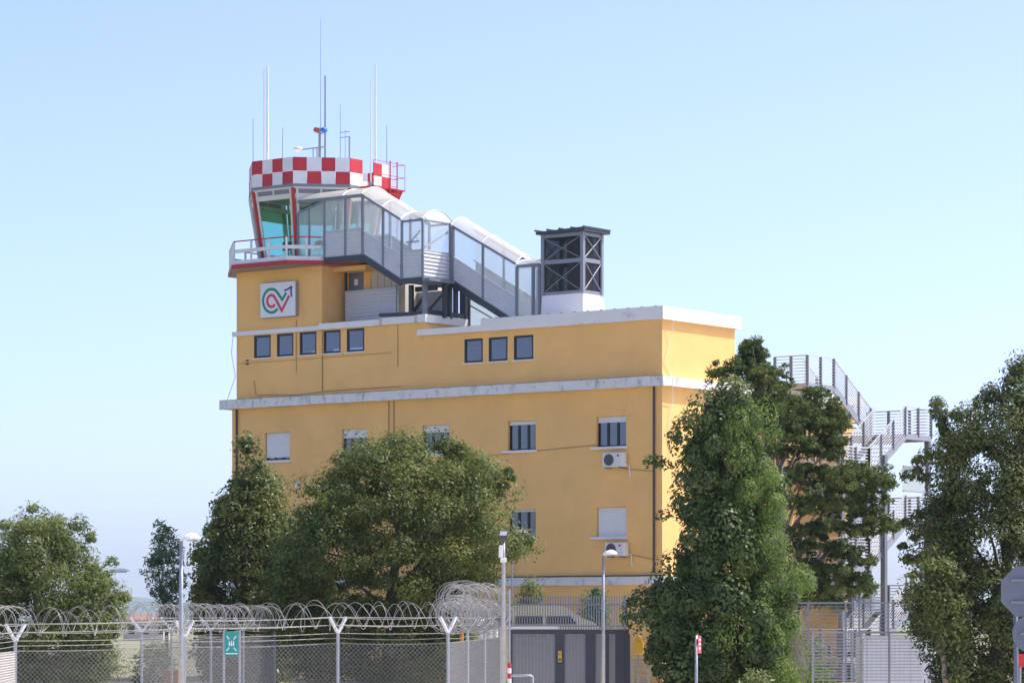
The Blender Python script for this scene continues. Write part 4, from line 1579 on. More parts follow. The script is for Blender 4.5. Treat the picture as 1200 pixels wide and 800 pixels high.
# pine with layered pads behind it
dE = 108
TE = thing('pine_tree', 'dark layered pine with open branches beside the external staircase', 'tree', (wx(935, dE), dE, 0), FW, 'trees round the building')
pads = [(880, 404, 10), (884, 414, 18), (878, 426, 22), (862, 436, 20), (842, 437, 14), (900, 438, 24), (884, 448, 30), (908, 452, 26), (896, 466, 38), (918, 474, 34), (880, 478, 30), (930, 486, 30), (904, 492, 40), (938, 500, 30), (912, 506, 30),
        (958, 462, 18), (966, 480, 22), (975, 490, 20), (958, 496, 26), (982, 500, 16), (950, 512, 28), (930, 524, 34), (905, 530, 30), (965, 530, 26), (980, 520, 12),
        (985, 556, 26), (1005, 552, 24), (1024, 556, 20), (1036, 566, 14), (1000, 570, 34), (970, 566, 30), (1018, 580, 26), (945, 552, 30), (925, 560, 26), (990, 588, 30), (1012, 600, 20), (960, 594, 30), (935, 586, 30), (1030, 612, 18), (1044, 616, 12), (1010, 620, 16),
        (975, 616, 26), (945, 622, 30), (925, 640, 26), (965, 640, 30), (990, 648, 24), (1008, 658, 18), (940, 664, 34), (972, 668, 30), (1000, 676, 20), (955, 686, 34), (985, 692, 24), (935, 690, 20), (1015, 690, 12), (950, 702, 26), (975, 706, 18)]
cc, rr_ = [], []
for px, py, w_ in pads:
    wd = w_ / FPX * dE
    for i in range(int(12 + w_ * 1.1)):
        cc.append((wx(px, dE) + random.uniform(-1, 1) * wd * .85, dE + random.gauss(0, 1) * max(.5, wd * 1.0), wz(py, dE) + random.gauss(0, .13)))
        rr_.append(random.uniform(.07, .24))
cc = np.array(cc)
pos, nr, k = clump_leaves(cc, np.array(rr_), 55, .7, .5, .5, .7)
leaf_mesh('crown', pos, nr, .14, .048, LF['pine'], TE)
tgts = [(wx(p, dE), dE + random.uniform(-.6, .6), wz(q, dE)) for p, q, w_ in pads[::2]]
trunk(TE, (wx(940, dE), dE, -.1), (wx(886, dE), dE, wz(430, dE)), .28, M_['barkpale'], tgts, .1)

# right hand trees
pF = [(424, 1196, 1204), (436, 1184, 1214), (450, 1168, 1226), (462, 1150, 1232), (476, 1128, 1240), (492, 1112, 1246), (520, 1098, 1250), (560, 1088, 1254), (600, 1084, 1256), (625, 1076, 1256), (650, 1062, 1256), (700, 1058, 1254), (740, 1066, 1250), (780, 1086, 1244), (815, 1100, 1236)]
tree('dark_broad_tree', 'tall dark green tree filling the right edge behind the grey signs', pF, 84, LF['dark'], 560, .48, 190, .12, .055, 'bark', .9, .45, .85, 1.0, .5, .5, .25, 20,
     extra=[(1183, 462, 0), (1162, 466, 0), (1150, 470, 0), (1160, 458, 0), (1196, 434, 0), (1120, 486, 0), (1099, 472, .1), (1101, 480, .1), (1103, 488, .1), (1105, 496, .1), (1107, 504, .1), (1110, 512, .1), (1114, 519, .1), (1090, 532, .3), (1078, 540, .2), (1074, 552, -.2), (1082, 560, 0), (1066, 556, .4), (1076, 604, 0), (1064, 612, .2), (1070, 630, -.3), (1058, 640, 0), (1066, 655, .2)])
pG = [(650, 1084, 1104), (658, 1072, 1122), (672, 1062, 1130), (692, 1060, 1134), (712, 1068, 1136), (735, 1082, 1138), (760, 1098, 1136), (800, 1110, 1132)]
tree('pale_leaf_tree', 'small tree with lighter yellowish leaves at the lower left of the right edge tree', pG, 82, LF['mid'], 90, .36, 55, .13, .075, 'barkpale', .9, .1, .8, .6, .5, .8, .1, 10)
# oleander bushes behind the railing
for px0, px1, pt, lab in ((604, 642, 684, 'loose green bush rising behind the railing left of the middle'), (680, 716, 690, 'bluish green bush behind the right half of the railing beside the lamp pole')):
    pr = [(pt, (px0 + px1) / 2 - 5, (px0 + px1) / 2 + 5), (pt + 10, px0 + 4, px1 - 4), (pt + 24, px0, px1), (pt + 60, px0 - 4, px1 + 4), (pt + 100, px0, px1)]
    tree('oleander_bush', lab, pr, 114, LF['light'] if px0 < 650 else LF['willow'], 90, .36, 55, .2, .05, 'bark', .7, .1, 1.0, .4, .6, .8, .05, 8, 'bushes behind the railing', 'bush')
# low greenery under the trees on the left and right
for px0, px1, pt, d_, lab in ((150, 215, 758, 120, 'low scrub on the field between the left tree and the left lamp'), (940, 985, 782, 96, 'low green shrub at the foot of the grey panel fence'), (860, 905, 790, 90, 'low green shrub at the foot of the ivy clad cypress')):
    pr = [(pt, px0 + 15, px1 - 15), (pt + 12, px0 + 5, px1 - 5), (pt + 30, px0, px1), (pt + 48, px0, px1)]
    tree('shrub', lab, pr, d_, LF['light'], 60, .32, 55, .14, .06, 'bark', .8, .1, .8, .5, .6, .8, .04, 5, 'low shrubs', 'shrub')

# ================================================================ FENCES
def chain_link(parent, P, Q, z0a, z1a, z0b, z1b, pitch=.125, w_=.0085):
    P, Q = Vector(P), Vector(Q)
    Lh = (Q - P).length
    dirv = (Q - P) / Lh
    H = z1a - z0a
    m = MB()
    nrm_v = Vector((-dirv.y, dirv.x, 0)) * w_ / 2

    def pt(s_, h):
        f = s_ / Lh
        c = P + dirv * s_
        return Vector((c.x, c.y, z0a + (z0b - z0a) * f + h * ((z1a - z0a) + ((z1b - z0b) - (z1a - z0a)) * f) / H))
    n = int((Lh + H) / pitch) + 1
    for sgn in (1, -1):
        for i in range(n):
            s0 = -H + i * pitch if sgn > 0 else i * pitch
            # line from (s0,0) to (s0 + sgn*H, H)
            a, b = 0.0, H
            if sgn > 0:
                a = max(a, -s0)
                b = min(b, Lh - s0)
            else:
                a = max(a, s0 - Lh)
                b = min(b, s0)
            if b - a < .02:
                continue
            p, q = pt(s0 + sgn * a, a), pt(s0 + sgn * b, b)
            e = (q - p).normalized()
            v_ = e.cross(nrm_v.normalized()) * w_ / 2
            m.hexa([p - v_ - nrm_v, p + v_ - nrm_v, p + nrm_v * 1.0], [q - v_ - nrm_v, q + v_ - nrm_v, q + nrm_v * 1.0])
    return m.build('wire_mesh', M_['galvd'], parent, kind='stuff')


def coil(parent, P, Q, za, zb, r_=.35, pitch=.6, wr=.007, seed=0, name='razor_coil', phase=0.0, jit=1.0):
    rng = random.Random(seed)
    P, Q = Vector(P), Vector(Q)
    Lh = (Q - P).length
    dirv = (Q - P) / Lh
    sd = Vector((-dirv.y, dirv.x, 0))
    turns = max(1, int(Lh / pitch))
    pts = []
    rj, sh = [], []
    for t_ in range(turns + 2):
        rj.append(r_ * rng.uniform(1 - .2 * jit, 1 + .14 * jit))
        sh.append(rng.uniform(-.3, .3) * pitch * jit)
    for i in range(turns * 22 + 1):
        f = i / (turns * 22)
        tt = f * turns
        k = int(tt)
        fr = tt - k
        fr = fr * fr * (3 - 2 * fr)
        rr2 = rj[k] * (1 - fr) + rj[k + 1] * fr
        s2 = sh[k] * (1 - fr) + sh[k + 1] * fr
        th = 2 * math.pi * tt + phase
        s_ = f * Lh + s2
        c = P + dirv * s_
        pts.append((c.x + sd.x * rr2 * math.cos(th), c.y + sd.y * rr2 * math.cos(th), za + (zb - za) * f + rr2 * math.sin(th)))
    return MB().tube(pts, wr, 5).build(name, M_['galvd'], parent)


def y_post(parent, x, y, zj, dirv, side_l=.30, h_l=.36):
    """steel post with two angled arms at the top"""
    sd = Vector((-dirv.y, dirv.x, 0)).normalized()
    bar('post', (x, y, 0), (x, y, zj), .075, .075, M_['galv'], parent, True)
    for s_ in (1, -1):
        a = Vector((x, y, zj - .02))
        bar('post_arm', a, a + sd * s_ * side_l + Vector((0, 0, h_l)), .06, .055, M_['corr'], parent)


def fence_run(label, pts, group, armdir=None, coils=1, cap_r=.35, seed=1, pitch=.6, mesh_pitch=.105, name='chain_link_fence', skip_first=False, strands=4):
    """pts: (x, y, z of the arm joint) per post"""
    F = thing(name, label, 'fence', (pts[0][0], pts[0][1], 0), FW, group)
    for i, (x, y, zj) in enumerate(pts):
        j = min(i, len(pts) - 2)
        d_ = Vector((pts[j + 1][0] - pts[j][0], pts[j + 1][1] - pts[j][1], 0)).normalized()
        ad = armdir or d_
        if not (skip_first and i == 0):
            y_post(F, x, y, zj, ad)
    for i in range(len(pts) - 1):
        (xa, ya, za), (xb, yb, zb) = pts[i], pts[i + 1]
        d_ = Vector((xb - xa, yb - ya, 0)).normalized()
        sd = Vector((-d_.y, d_.x, 0))
        if armdir:
            sd = Vector((-armdir.y, armdir.x, 0))
        chain_link(F, (xa, ya, 0), (xb, yb, 0), .05, za - .24, .05, zb - .24, mesh_pitch)
        wires = [(0, -.24), (0, -.13), (0, -.02)]
        for k_ in (.45, .95):
            wires += [(.30 * k_, .36 * k_), (-.30 * k_, .36 * k_)]
        for o_, h in wires:
            m = MB()
            sag = random.uniform(.01, .05)
            q = []
            for s_ in range(7):
                f = s_ / 6
                q.append((xa + (xb - xa) * f + sd.x * o_, ya + (yb - ya) * f + sd.y * o_, za + (zb - za) * f + h - sag * math.sin(math.pi * f)))
            m.tube(q, .008, 4)
            m.build('strand_wire', M_['galvd'], F)
    for i in range(len(pts) - 1):
        (xa, ya, za), (xb, yb, zb) = pts[i], pts[i + 1]
        for c_ in range(coils):
            dz = (.38, .38, .80)[c_] if coils > 1 else .38
            for s2 in range(strands if coils == 1 else 1):
                sx_ = random.uniform(-.12, .12) if coils > 1 else 0
                coil(F, (xa + sx_, ya, 0), (xb - sx_, yb, 0), za + dz, zb + dz + (random.uniform(-.1, .1) if coils > 1 else 0), cap_r * (1 - .10 * s2), pitch * (1 + .13 * s2), seed=seed * 10 + i + c_ * 31 + s2 * 7, phase=c_ * 2.0 + s2 * 2.6, jit=1.0 if coils == 1 else 2.6)
    return F


def W(px, d):
    return wx(px, d), d


dF = (68.5, 70, 71.5, 72)
front = [(*W(18, dF[0]), 1.94), (*W(216, dF[1]), 2.02), (*W(396, dF[2]), 2.10), (*W(525, dF[3]), 2.10)]
fence_run('front chain link fence with razor coil from the left edge to the coil pile', front, 'razor wire fences', armdir=Vector((.82, -.57, 0)), seed=3)
fence_run('short side of the razor wire fence leaving the picture at the left edge', [(*W(18, 68.5), 1.94), (*W(-30, 58), 1.95)], 'razor wire fences', seed=5, skip_first=True, pitch=1.3, strands=1)
side = [(*W(525, 72), 2.10), (*W(548, 78), 2.12), (*W(568, 84), 2.14), (*W(586, 90), 2.16)]
fence_run('side of the razor wire fence piled with tangled coils beside the camera pole', side, 'razor wire fences', seed=8, coils=3, cap_r=.36, skip_first=True, pitch=.42)
back = [(*W(166, 80), 2.10), (*W(201, 84), 2.12), (*W(247, 89), 2.12), (*W(285, 94), 2.12), (*W(322, 100), 2.12)]
fence_run('rear run of razor wire fence behind the green sign', back, 'razor wire fences', seed=12, pitch=.6, cap_r=.33, mesh_pitch=.16, strands=2)


# ---------------------------------------------------------------- gate
dG = 95
gx0, gx1 = wx(598, dG), wx(737, dG)
gz = wz(737, dG)
GT = thing('sliding_gate', 'dark steel sliding gate with grey infill between the camera pole and the ivy clad cypress', 'gate', ((gx0 + gx1) / 2, dG, 0), FW)
bar('top_rail', (gx0, dG, gz - .07), (gx1, dG, gz - .07), .10, .14, M_['gatedark'], GT)
bar('bottom_rail', (gx0, dG, .15), (gx1, dG, .15), .10, .2, M_['gatedark'], GT)
for px, ww in ((599, .08), (656, .28), (692, .30), (712, .10), (727, .30), (736, .12)):
    x = wx(px, dG)
    bar('upright', (x, dG, .2), (x, dG, gz - .14), ww, .08, M_['gatedark'], GT, up=(0, 1, 0))
n = 34
for i in range(n):
    x = gx0 + .1 + (gx1 - gx0 - .2) * i / (n - 1)
    bar('slat', (x, dG + .03, .2), (x, dG + .03, gz - .14), .012, .05, M_['vframe'], GT, up=(1, 0, 0))
MB().box(gx0 + .05, wx(655, dG), dG + .06, dG + .065, .25, gz - .15).build('infill_sheet', M_['gatemesh'], GT)
MB().box(wx(657, dG), gx1 - .05, dG + .06, dG + .065, .25, gz - .15).build('infill_sheet', M_['gatemesh'], GT)
x = wx(656, dG)
sn = thing('warning_plate', 'small yellow warning plate on the dark gate upright', 'sign', (x, dG - .2, wz(776, dG)), FW)
MB().box(x - .055, x + .055, dG - .17, dG - .155, wz(775, dG), wz(762, dG)).build('plate', M_['yellow'], sn)
MB().lathe((x, dG - .174, wz(766, dG)), [(.03, 0), (.03, .003)], 3, 'y').build('symbol', M_['blackframe'], sn)
MB().box(x - .035, x + .035, dG - .174, dG - .171, wz(773.5, dG), wz(771, dG)).build('symbol', M_['blackframe'], sn)
# white track beam over the gate
tb = MB()
tb.box(wx(592, dG), wx(654, dG), dG - .18, dG - .06, gz + .01, gz + .09)
tb.build('track_beam', M_['cap'], GT)

# bar railing behind the gate
dR = 106
rx0, rx1 = wx(597, dR), wx(732, dR)
RL = thing('bar_railing', 'tall grey railing of upright bars behind the gate', 'fence', ((rx0 + rx1) / 2, dR, 0), FW)
zt = wz(698, dR)
n = 46
for i in range(n):
    x = rx0 + (rx1 - rx0) * i / (n - 1)
    bar('railing_bar', (x, dR, .1), (x, dR, zt), .022, .04, M_['vframe'], RL)
for z in (wz(733, dR), wz(708, dR), .2):
    bar('railing_rail', (rx0, dR + .03, z), (rx1, dR + .03, z), .03, .05, M_['vframe'], RL)
for x in (rx0, rx1):
    bar('railing_post', (x, dR, 0), (x, dR, zt + .03), .09, .09, M_['vframe'], RL)

# cream van behind the railing
dV = 110.5
VN = thing('parked_van', 'cream van parked behind the bar railing', 'van', (wx(628, dV), dV, 0), FW)
vz = lambda py: wz(py, dV)
prof = [(wx(560, dV), .35), (wx(560, dV), vz(716)), (wx(566, dV), vz(711)), (wx(600, dV), vz(709.8)), (wx(652, dV), vz(710.5)), (wx(664, dV), vz(715)), (wx(677, dV), vz(725)), (wx(694, dV), vz(731)), (wx(704, dV), vz(740)), (wx(705, dV), .35)]
m = MB()
for a, b in ((dV - .9, dV + .9),):
    i = len(m.v)
    m.v += [(x, a, z) for x, z in prof] + [(x, b, z) for x, z in prof]
    k = len(prof)
    m.f.append(tuple(i + j for j in range(k)))
    m.f.append(tuple(i + k + j for j in reversed(range(k))))
    for j in range(k):
        m.f.append((i + j, i + (j + 1) % k, i + k + (j + 1) % k, i + k + j))
m.build('body', M_['cream'], VN, bevel=.08)
for a, b in ((566, 600), (604, 636), (640, 670)):
    MB().hexa([(wx(a, dV), dV - .915, vz(731)), (wx(b + (6 if b > 660 else 0), dV), dV - .915, vz(731)), (wx(b + (6 if b > 660 else 0), dV), dV - .89, vz(731)), (wx(a, dV), dV - .89, vz(731))],
              [(wx(a, dV), dV - .915, vz(721.5)), (wx(b - (2 if b > 660 else 0), dV), dV - .915, vz(721.5)), (wx(b - (2 if b > 660 else 0), dV), dV - .89, vz(721.5)), (wx(a, dV), dV - .89, vz(721.5))]).build('window', M_['carglass'], VN)
MB().poly([(wx(665.5, dV), dV - .75, vz(716.2) + .01), (wx(665.5, dV), dV + .75, vz(716.2) + .01), (wx(676, dV), dV + .75, vz(724.2) + .012), (wx(676, dV), dV - .75, vz(724.2) + .012)]).build('windscreen', M_['carglass'], VN)
for px in (578, 686):
    for yy in (dV - .92, dV + .68):
        MB().lathe((wx(px, dV), yy, .34), [(.2, 0), (.34, .02), (.34, .2), (.2, .22)], 18, 'y').build('wheel', M_['rubber'], VN)
MB().box(wx(703, dV), wx(705.3, dV), dV - .8, dV - .45, vz(746), vz(741)).build('headlight', M_['signwhite'], VN)

# ---------------------------------------------------------------- lamps and poles
def street_lamp(px, d, ptop, px_tip, label, pole_r=.045):
    x, xt = wx(px, d), wx(px_tip, d)
    z = wz(ptop, d)
    T = thing('street_lamp', label, 'street lamp', (x, d, 0), FW, 'street lamps')
    MB().tube([(x, d, 0), (x, d, z * .55), (x, d, z)], [pole_r * 1.3, pole_r * 1.1, pole_r * .85], 10).build('pole', M_['galv'], T, smooth=True)
    s_ = 1 if xt > x else -1
    Lh = abs(xt - x)
    # shallow dome head, longer than wide
    m = MB()
    n = 10
    rings = []
    for i, (f, h, w_) in enumerate([(-.06, .02, .05), (0, .07, .10), (.25, .13, .15), (.5, .15, .17), (.75, .12, .15), (.93, .06, .09), (1.0, .015, .02)]):
        ring_ = []
        for k in range(n + 1):
            th = math.pi * k / n
            ring_.append((x + s_ * Lh * f, d + w_ * math.cos(th), z + h * math.sin(th) - .01 + .05 * f))
        rings.append(ring_)
    for i in range(len(rings) - 1):
        for k in range(n):
            m.poly([rings[i][k], rings[i + 1][k], rings[i + 1][k + 1], rings[i][k + 1]])
        m.poly([rings[i][0], rings[i][n], rings[i + 1][n], rings[i + 1][0]])
    m.build('lamp_head', M_['lampcap'], T, smooth=True)
    MB().box(min(x + s_ * Lh * .3, x + s_ * Lh * .85), max(x + s_ * Lh * .3, x + s_ * Lh * .85), d - .1, d + .1, z - .01, z + .02).build('lens', M_['grey'], T)
    return T


street_lamp(212.3, 66, 633, 235, 'street lamp with white dome head in front of the left razor wire fence')
street_lamp(707, 88, 650.5, 723.5, 'street lamp with white dome head in front of the gate and the shuttered window', .04)
street_lamp(128, 128, 670, 152, 'street lamp mostly hidden behind the left feathery tree')
street_lamp(600, 118.0, 625, 619, 'small street lamp with flat head by the lower dark window, behind the camera pole', .03)

# camera pole
d = 71
x = wx(590, d)
CP = thing('camera_pole', 'grey pole with a floodlight and a white camera box beside the gate', 'pole', (x, d, 0), FW)
MB().tube([(x, d, 0), (x, d, wz(655, d)), (x, d, wz(633, d))], [.05, .045, .035], 10).build('pole', M_['galv'], CP, smooth=True)
zc_ = wz(656, d)
MB().box(x - .07, x + .07, d - .1, d + .08, zc_ - .05, zc_ + .05).build('junction_box', M_['acwhite'], CP, bevel=.01)
MB().hexa([(x - .11, d - .2, zc_ + .06), (x - .02, d - .2, zc_ + .06), (x - .02, d - .1, zc_ + .06), (x - .11, d - .1, zc_ + .06)],
          [(x - .10, d - .2, zc_ + .33), (x - .01, d - .2, zc_ + .33), (x - .01, d - .1, zc_ + .33), (x - .10, d - .1, zc_ + .33)]).build('camera_housing', M_['white'], CP, bevel=.015)
zf = wz(626, d)
MB().hexa([(x - .13, d - .10, zf - .12), (x + .07, d - .10, zf - .14), (x + .07, d + .04, zf - .12), (x - .13, d + .04, zf - .1)],
          [(x - .09, d - .16, zf + .09), (x + .11, d - .16, zf + .09), (x + .11, d + .02, zf + .1), (x - .09, d + .02, zf + .1)]).build('floodlight', M_['darksteel'], CP, bevel=.01)
MB().poly([(x - .09, d - .158, zf - .02), (x + .07, d - .158, zf - .02), (x + .09, d - .172, zf + .07), (x - .07, d - .172, zf + .07)]).build('floodlight_glass', M_['corr'], CP)
# thin barrier pole with red bands
d = 72
x = wx(597, d)
BP = thing('barrier_pole', 'thin upright pole with red and white bands at its foot next to the camera pole', 'pole', (x, d, 0), FW)
MB().tube([(x, d, 0), (x, d, wz(690, d))], .022, 8).build('pole', M_['galv'], BP)
for i in range(8):
    z0 = wz(776, d) - .12 * (i + 1)
    MB().tube([(x, d, z0), (x, d, z0 + .118)], .045, 10).build('band', M_['red'] if i % 2 == 0 else M_['white'], BP)
# hoop rail before the gate
d = 82
HR = MB()
HR.tube([(wx(598, d), d, .0), (wx(598, d), d, wz(793, d)), (wx(600, d), d, wz(791, d)), (wx(622, d), d, wz(791, d)), (wx(624.5, d), d, wz(793, d)), (wx(624.5, d), d, 0)], .03, 8)
HR.build('hoop_rail', M_['galv'], base=(wx(610, d), d, 0), smooth=True, label='low galvanised hoop rail in front of the left half of the gate', category='rail')
# pale posts with round caps and an orange pole behind the tangled coils
for px, pw, pt, lab in ((566, 4.2, 725, 'widest pale post with rounded top behind the tangled coils'), (575, 2.6, 726, 'middle slim pale post with rounded top behind the tangled coils'), (581.5, 1.8, 727, 'slimmest pale post with rounded top behind the tangled coils')):
    d = 93
    x, r_ = wx(px, d), pw / FPX * d
    z = wz(pt, d)
    P_ = thing('pale_post', lab, 'post', (x, d, 0), FW, 'pale posts behind the coils')
    MB().lathe((x, d, 0), [(r_, 0), (r_, z - r_ * .6), (r_ * .85, z - r_ * .2), (r_ * .4, z)], 14).build('shaft', M_['cap'], P_, smooth=False)
    for k in range(6):
        MB().lathe((x, d, z - .25 - k * .17), [(r_ * 1.03, 0), (r_ * 1.03, .03)], 14).build('ring', M_['beige'], P_)
d = 92
x = wx(541, d)
MB().tube([(x, d, 0), (x, d, wz(724, d))], .06, 10).build('orange_pole', M_['orange'], base=(x, d, 0), label='orange pole behind the tangled coils left of the pale posts', category='pole')

# green notice on two posts
d = 64
NT = thing('green_sign', 'teal emergency sign with white pictogram on two pale posts behind the front fence', 'sign', (wx(271, d), d, 0), FW)
for px in (262.5, 281):
    bar('post', (wx(px, d), d, 0), (wx(px, d), d, wz(738, d)), .045, .045, M_['galv'], NT)
gx0_, gx1_ = wx(263.4, d), wx(279.6, d)
gz0_, gz1_ = wz(767.5, d), wz(739, d)
MB().box(gx0_, gx1_, d - .045, d - .03, gz0_, gz1_).build('plate', M_['teal'], NT)
gcx, gcz = (gx0_ + gx1_) / 2, (gz0_ + gz1_) / 2
for a, b in ((-1, 1), (1, 1), (-1, -1), (1, -1)):
    MB().beam((gcx + a * .10, d - .047, gcz + b * .15), (gcx + a * .045, d - .047, gcz + b * .085), .02, .004, (0, 1, 0)).build('arrow', M_['signwhite'], NT)
for a in (-.04, 0, .04):
    MB().box(gcx + a - .013, gcx + a + .013, d - .05, d - .0455, gcz - .05, gcz + .02).build('figure', M_['signwhite'], NT)
    MB().lathe((gcx + a, d - .05, gcz + .038), [(.012, 0), (.012, .004)], 10, 'y').build('figure_head', M_['signwhite'], NT)
MB().box(gx0_ + .02, gx1_ - .02, d - .05, d - .0455, gz0_ + .03, gz0_ + .05).build('text_bar', M_['signwhite'], NT)

# small red plate on a post in front of the cypress
d = 60
x = wx(816, d)
RP = thing('red_plate_sign', 'grey post with a narrow red plate in front of the ivy clad cypress', 'sign', (x, d, 0), FW)
MB().tube([(x, d, 0), (x, d, wz(744, d))], .028, 10).build('post', M_['galv'], RP, smooth=True)
MB().hexa([(x + .035, d - .08, wz(765, d)), (x + .10, d + .12, wz(765, d)), (x + .095, d + .125, wz(765, d)), (x + .03, d - .075, wz(765, d))],
          [(x + .035, d - .08, wz(744.5, d)), (x + .10, d + .12, wz(744.5, d)), (x + .095, d + .125, wz(744.5, d)), (x + .03, d - .075, wz(744.5, d))]).build('plate', M_['logored'], RP)
for k in range(3):
    z = wz(749 + 5 * k, d)
    MB().hexa([(x + .045, d - .06, z - .02), (x + .085, d + .06, z - .02), (x + .0855, d + .058, z - .02), (x + .0455, d - .062, z - .02)],
              [(x + .045, d - .06, z + .015), (x + .085, d + .06, z + .015), (x + .0855, d + .058, z + .015), (x + .0455, d - .062, z + .015)]).build('mark', M_['signwhite'], RP)

# backs of two road signs at the right edge
d = 40
x = wx(1190, d)
SG = thing('road_sign', 'back of a grey octagonal road sign above a round one at the right edge', 'sign', (x, d, 0), FW)
MB().tube([(x + .02, d, 0), (x, d, wz(668, d))], .03, 10).build('post', M_['signback'], SG, smooth=True)
cx_, cz_, r_ = wx(1202, d), wz(692.5, d), .345
oc = [(cx_ + r_ * math.cos(R(22.5 + 45 * k)), cz_ + r_ * math.sin(R(22.5 + 45 * k))) for k in range(8)]
MB().hexa([(a, d - .05, b) for a, b in oc], [(a, d - .035, b) for a, b in oc]).build('octagon_plate', M_['signback'], SG)
for z in (cz_ + .14, cz_ - .14):
    bar('bracket', (cx_ - .2, d - .015 - .05, z), (cx_ + .2, d - .015 - .05, z), .025, .03, M_['steel'], SG)
cx_, cz_, r_ = wx(1208, d), wz(742, d), .24
MB().lathe((cx_, d - .05, cz_), [(r_, 0), (r_, .015)], 28, 'y').build('round_plate', M_['signback'], SG)
bar('bracket', (cx_ - .15, d - .065, cz_), (cx_ + .15, d - .065, cz_), .025, .03, M_['steel'], SG)

# yellow board behind the cypress edge
d = 97
x = wx(748, d)
YS = thing('yellow_board', 'yellow round topped board half hidden by the left side of the ivy clad cypress', 'sign', (x, d, 0), FW)
prof2 = [(x - .10, wz(766, d)), (x + .16, wz(766, d)), (x + .16, wz(752, d)), (x + .10, wz(746, d)), (x + .0, wz(744, d)), (x - .07, wz(747, d)), (x - .10, wz(752, d))]
MB().hexa([(a, d, b) for a, b in prof2], [(a, d + .12, b) for a, b in prof2]).build('board', M_['yellow'], YS, bevel=.02)
bar('post', (x, d + .06, 0), (x, d + .06, wz(766, d)), .06, .06, M_['galv'], YS)


# panel fences on the right
def panel_fence(label, px0, px1, d, pt, pb, posts, nb, mt='galv'):
    x0, x1 = wx(px0, d), wx(px1, d)
    z0, z1 = wz(pb, d), wz(pt, d)
    z0 = max(z0, .05)
    T = thing('panel_fence', label, 'fence', ((x0 + x1) / 2, d, 0), FW, 'grey panel fences by the staircase foot')
    for px in posts:
        bar('post', (wx(px, d), d, 0), (wx(px, d), d, z1), .06, .06, M_[mt], T)
    bar('top_rail', (x0, d, z1), (x1, d, z1), .05, .06, M_[mt], T)
    for i in range(nb):
        z = z0 + (z1 - z0) * i / nb
        bar('rail_wire', (x0, d - .02, z), (x1, d - .02, z), .018, .022, M_[mt], T)
    n = int((x1 - x0) / .55)
    for i in range(n):
        x = x0 + (x1 - x0) * (i + .5) / n
        bar('upright_wire', (x, d - .035, z0), (x, d - .035, z1), .012, .012, M_[mt], T)
    return T


panel_fence('grey panel fence of close horizontal wires in front of the pale container', 951.5, 1080, 88, 740.5, 815, (952.5, 998, 1009, 1042), 20)
panel_fence('taller grey wire fence behind the panel fence near the ochre end wall', 930, 1050, 104, 706, 800, (947, 991, 1007, 1041), 22, 'steel')
panel_fence('short grey wire fence left of the ivy clad cypress by the yellow board', 739, 762, 98, 773, 815, (741, 760), 12)
# pale corrugated container behind
d = 93
x0, x1 = wx(1012, d), wx(1110, d)
CT = thing('container', 'pale grey corrugated container behind the panel fence at the staircase foot', 'container', ((x0 + x1) / 2, d + 1, 0), FW)
m = MB()
n = 36
z1 = wz(747, d)
pr_ = [(x0 + (x1 - x0) * i / n, d + (.008 if i % 2 else 0)) for i in range(n + 1)]
for i in range(n):
    m.poly([(*pr_[i], .1), (*pr_[i + 1], .1), (*pr_[i + 1], z1), (*pr_[i], z1)])
m.poly([(x0, d, z1), (x1, d, z1), (x1, d + 2.2, z1), (x0, d + 2.2, z1)])
m.poly([(x0, d, .1), (x0, d, z1), (x0, d + 2.2, z1), (x0, d + 2.2, .1)])
m.poly([(x1, d, .1), (x1, d + 2.2, .1), (x1, d + 2.2, z1), (x1, d, z1)])
m.poly([(x0, d + 2.2, .1), (x0, d + 2.2, z1), (x1, d + 2.2, z1), (x1, d + 2.2, .1)])
m.build('shell', M_['corr'], CT)
bar('top_frame', (x0, d - .02, z1), (x1, d - .02, z1), .06, .10, M_['stair_rail'], CT)
bar('bottom_frame', (x0, d - .02, .1), (x1, d - .02, .1), .06, .14, M_['stair_rail'], CT)
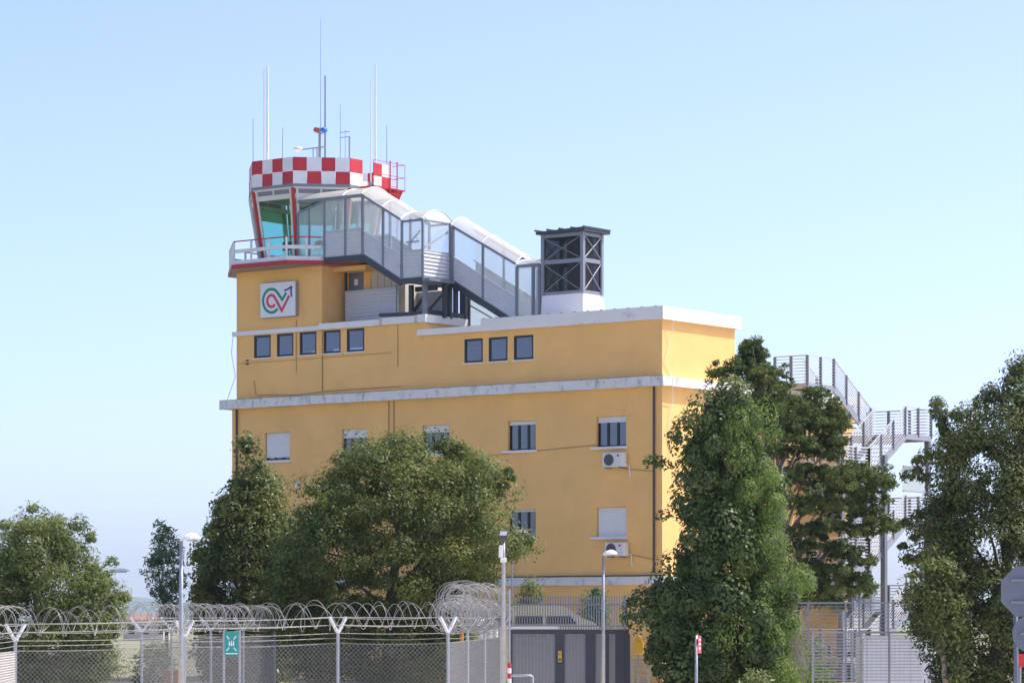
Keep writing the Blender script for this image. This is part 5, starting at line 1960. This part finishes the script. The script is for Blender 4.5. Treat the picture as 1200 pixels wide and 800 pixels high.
# red board at the right edge
d = 70
x0, x1 = wx(1193, d), wx(1215, d)
RB = thing('red_barrier', 'small red board standing behind the grey sign post at the right edge', 'barrier', ((x0 + x1) / 2, d, 0), FW)
MB().box(x0, x1, d, d + .04, wz(781, d), wz(766, d)).build('board', M_['red'], RB, bevel=.01)
for x in (x0 + .06, x1 - .06):
    bar('leg', (x, d + .05, 0), (x, d + .05, wz(768, d)), .04, .04, M_['galv'], RB)
# orange box near the far field
d = 110
x0, x1 = wx(193, d), wx(209, d)
OB = thing('orange_box', 'small orange box on the field seen through the left fences', 'box', ((x0 + x1) / 2, d, 0), FW)
MB().box(x0, x1, d, d + .4, 0, wz(786, d)).build('box', M_['orange'], OB, bevel=.02)
MB().box(x0 - .02, x1 + .02, d - .02, d + .42, wz(786, d) + .001, wz(786, d) + .06).build('lid', M_['yellow'], OB)
# distant low house with tiled roof
d = 420
hx0, hx1 = wx(140, d), wx(196, d)
HS = thing('farmhouse', 'distant low house with a terracotta tiled roof between the left trees', 'house', ((hx0 + hx1) / 2, d, 0), FW)
MB().box(hx0 + .5, hx1 - .5, d, d + 9, 0, wz(726, d)).build('wall', M_['beige'], HS)
zt0, zt1 = wz(726, d), wz(719, d)
m = MB()
m.hexa([(hx0, d - .5, zt0), (hx1, d - .5, zt0), (hx1, d + 9.5, zt0), (hx0, d + 9.5, zt0)], [(hx0 + 1, d + 4.4, zt1), (hx1 - 1, d + 4.4, zt1), (hx1 - 1, d + 4.6, zt1), (hx0 + 1, d + 4.6, zt1)])
m.build('roof', M_['terracotta'], HS)
for i in range(3):
    xx = hx0 + 1.2 + i * 1.9
    MB().box(xx, xx + .8, d - .03, d + .01, .9, 2.0).build('window', M_['carglass'], HS)

# ================================================================ AIR
m = MB()
m.box(-9100, 9100, -300, 9100, -1, 110)
hz = bpy.data.materials.new('haze')
hz.use_nodes = True
hn = hz.node_tree.nodes
hn.clear()
ho = hn.new('ShaderNodeOutputMaterial')
hv = hn.new('ShaderNodeVolumePrincipled')
hv.inputs['Color'].default_value = (0.78, 0.94, 1.0, 1)
hv.inputs['Density'].default_value = 0.00009
hz.node_tree.links.new(hv.outputs[0], ho.inputs['Volume'])
m.build('haze', hz, kind='stuff')
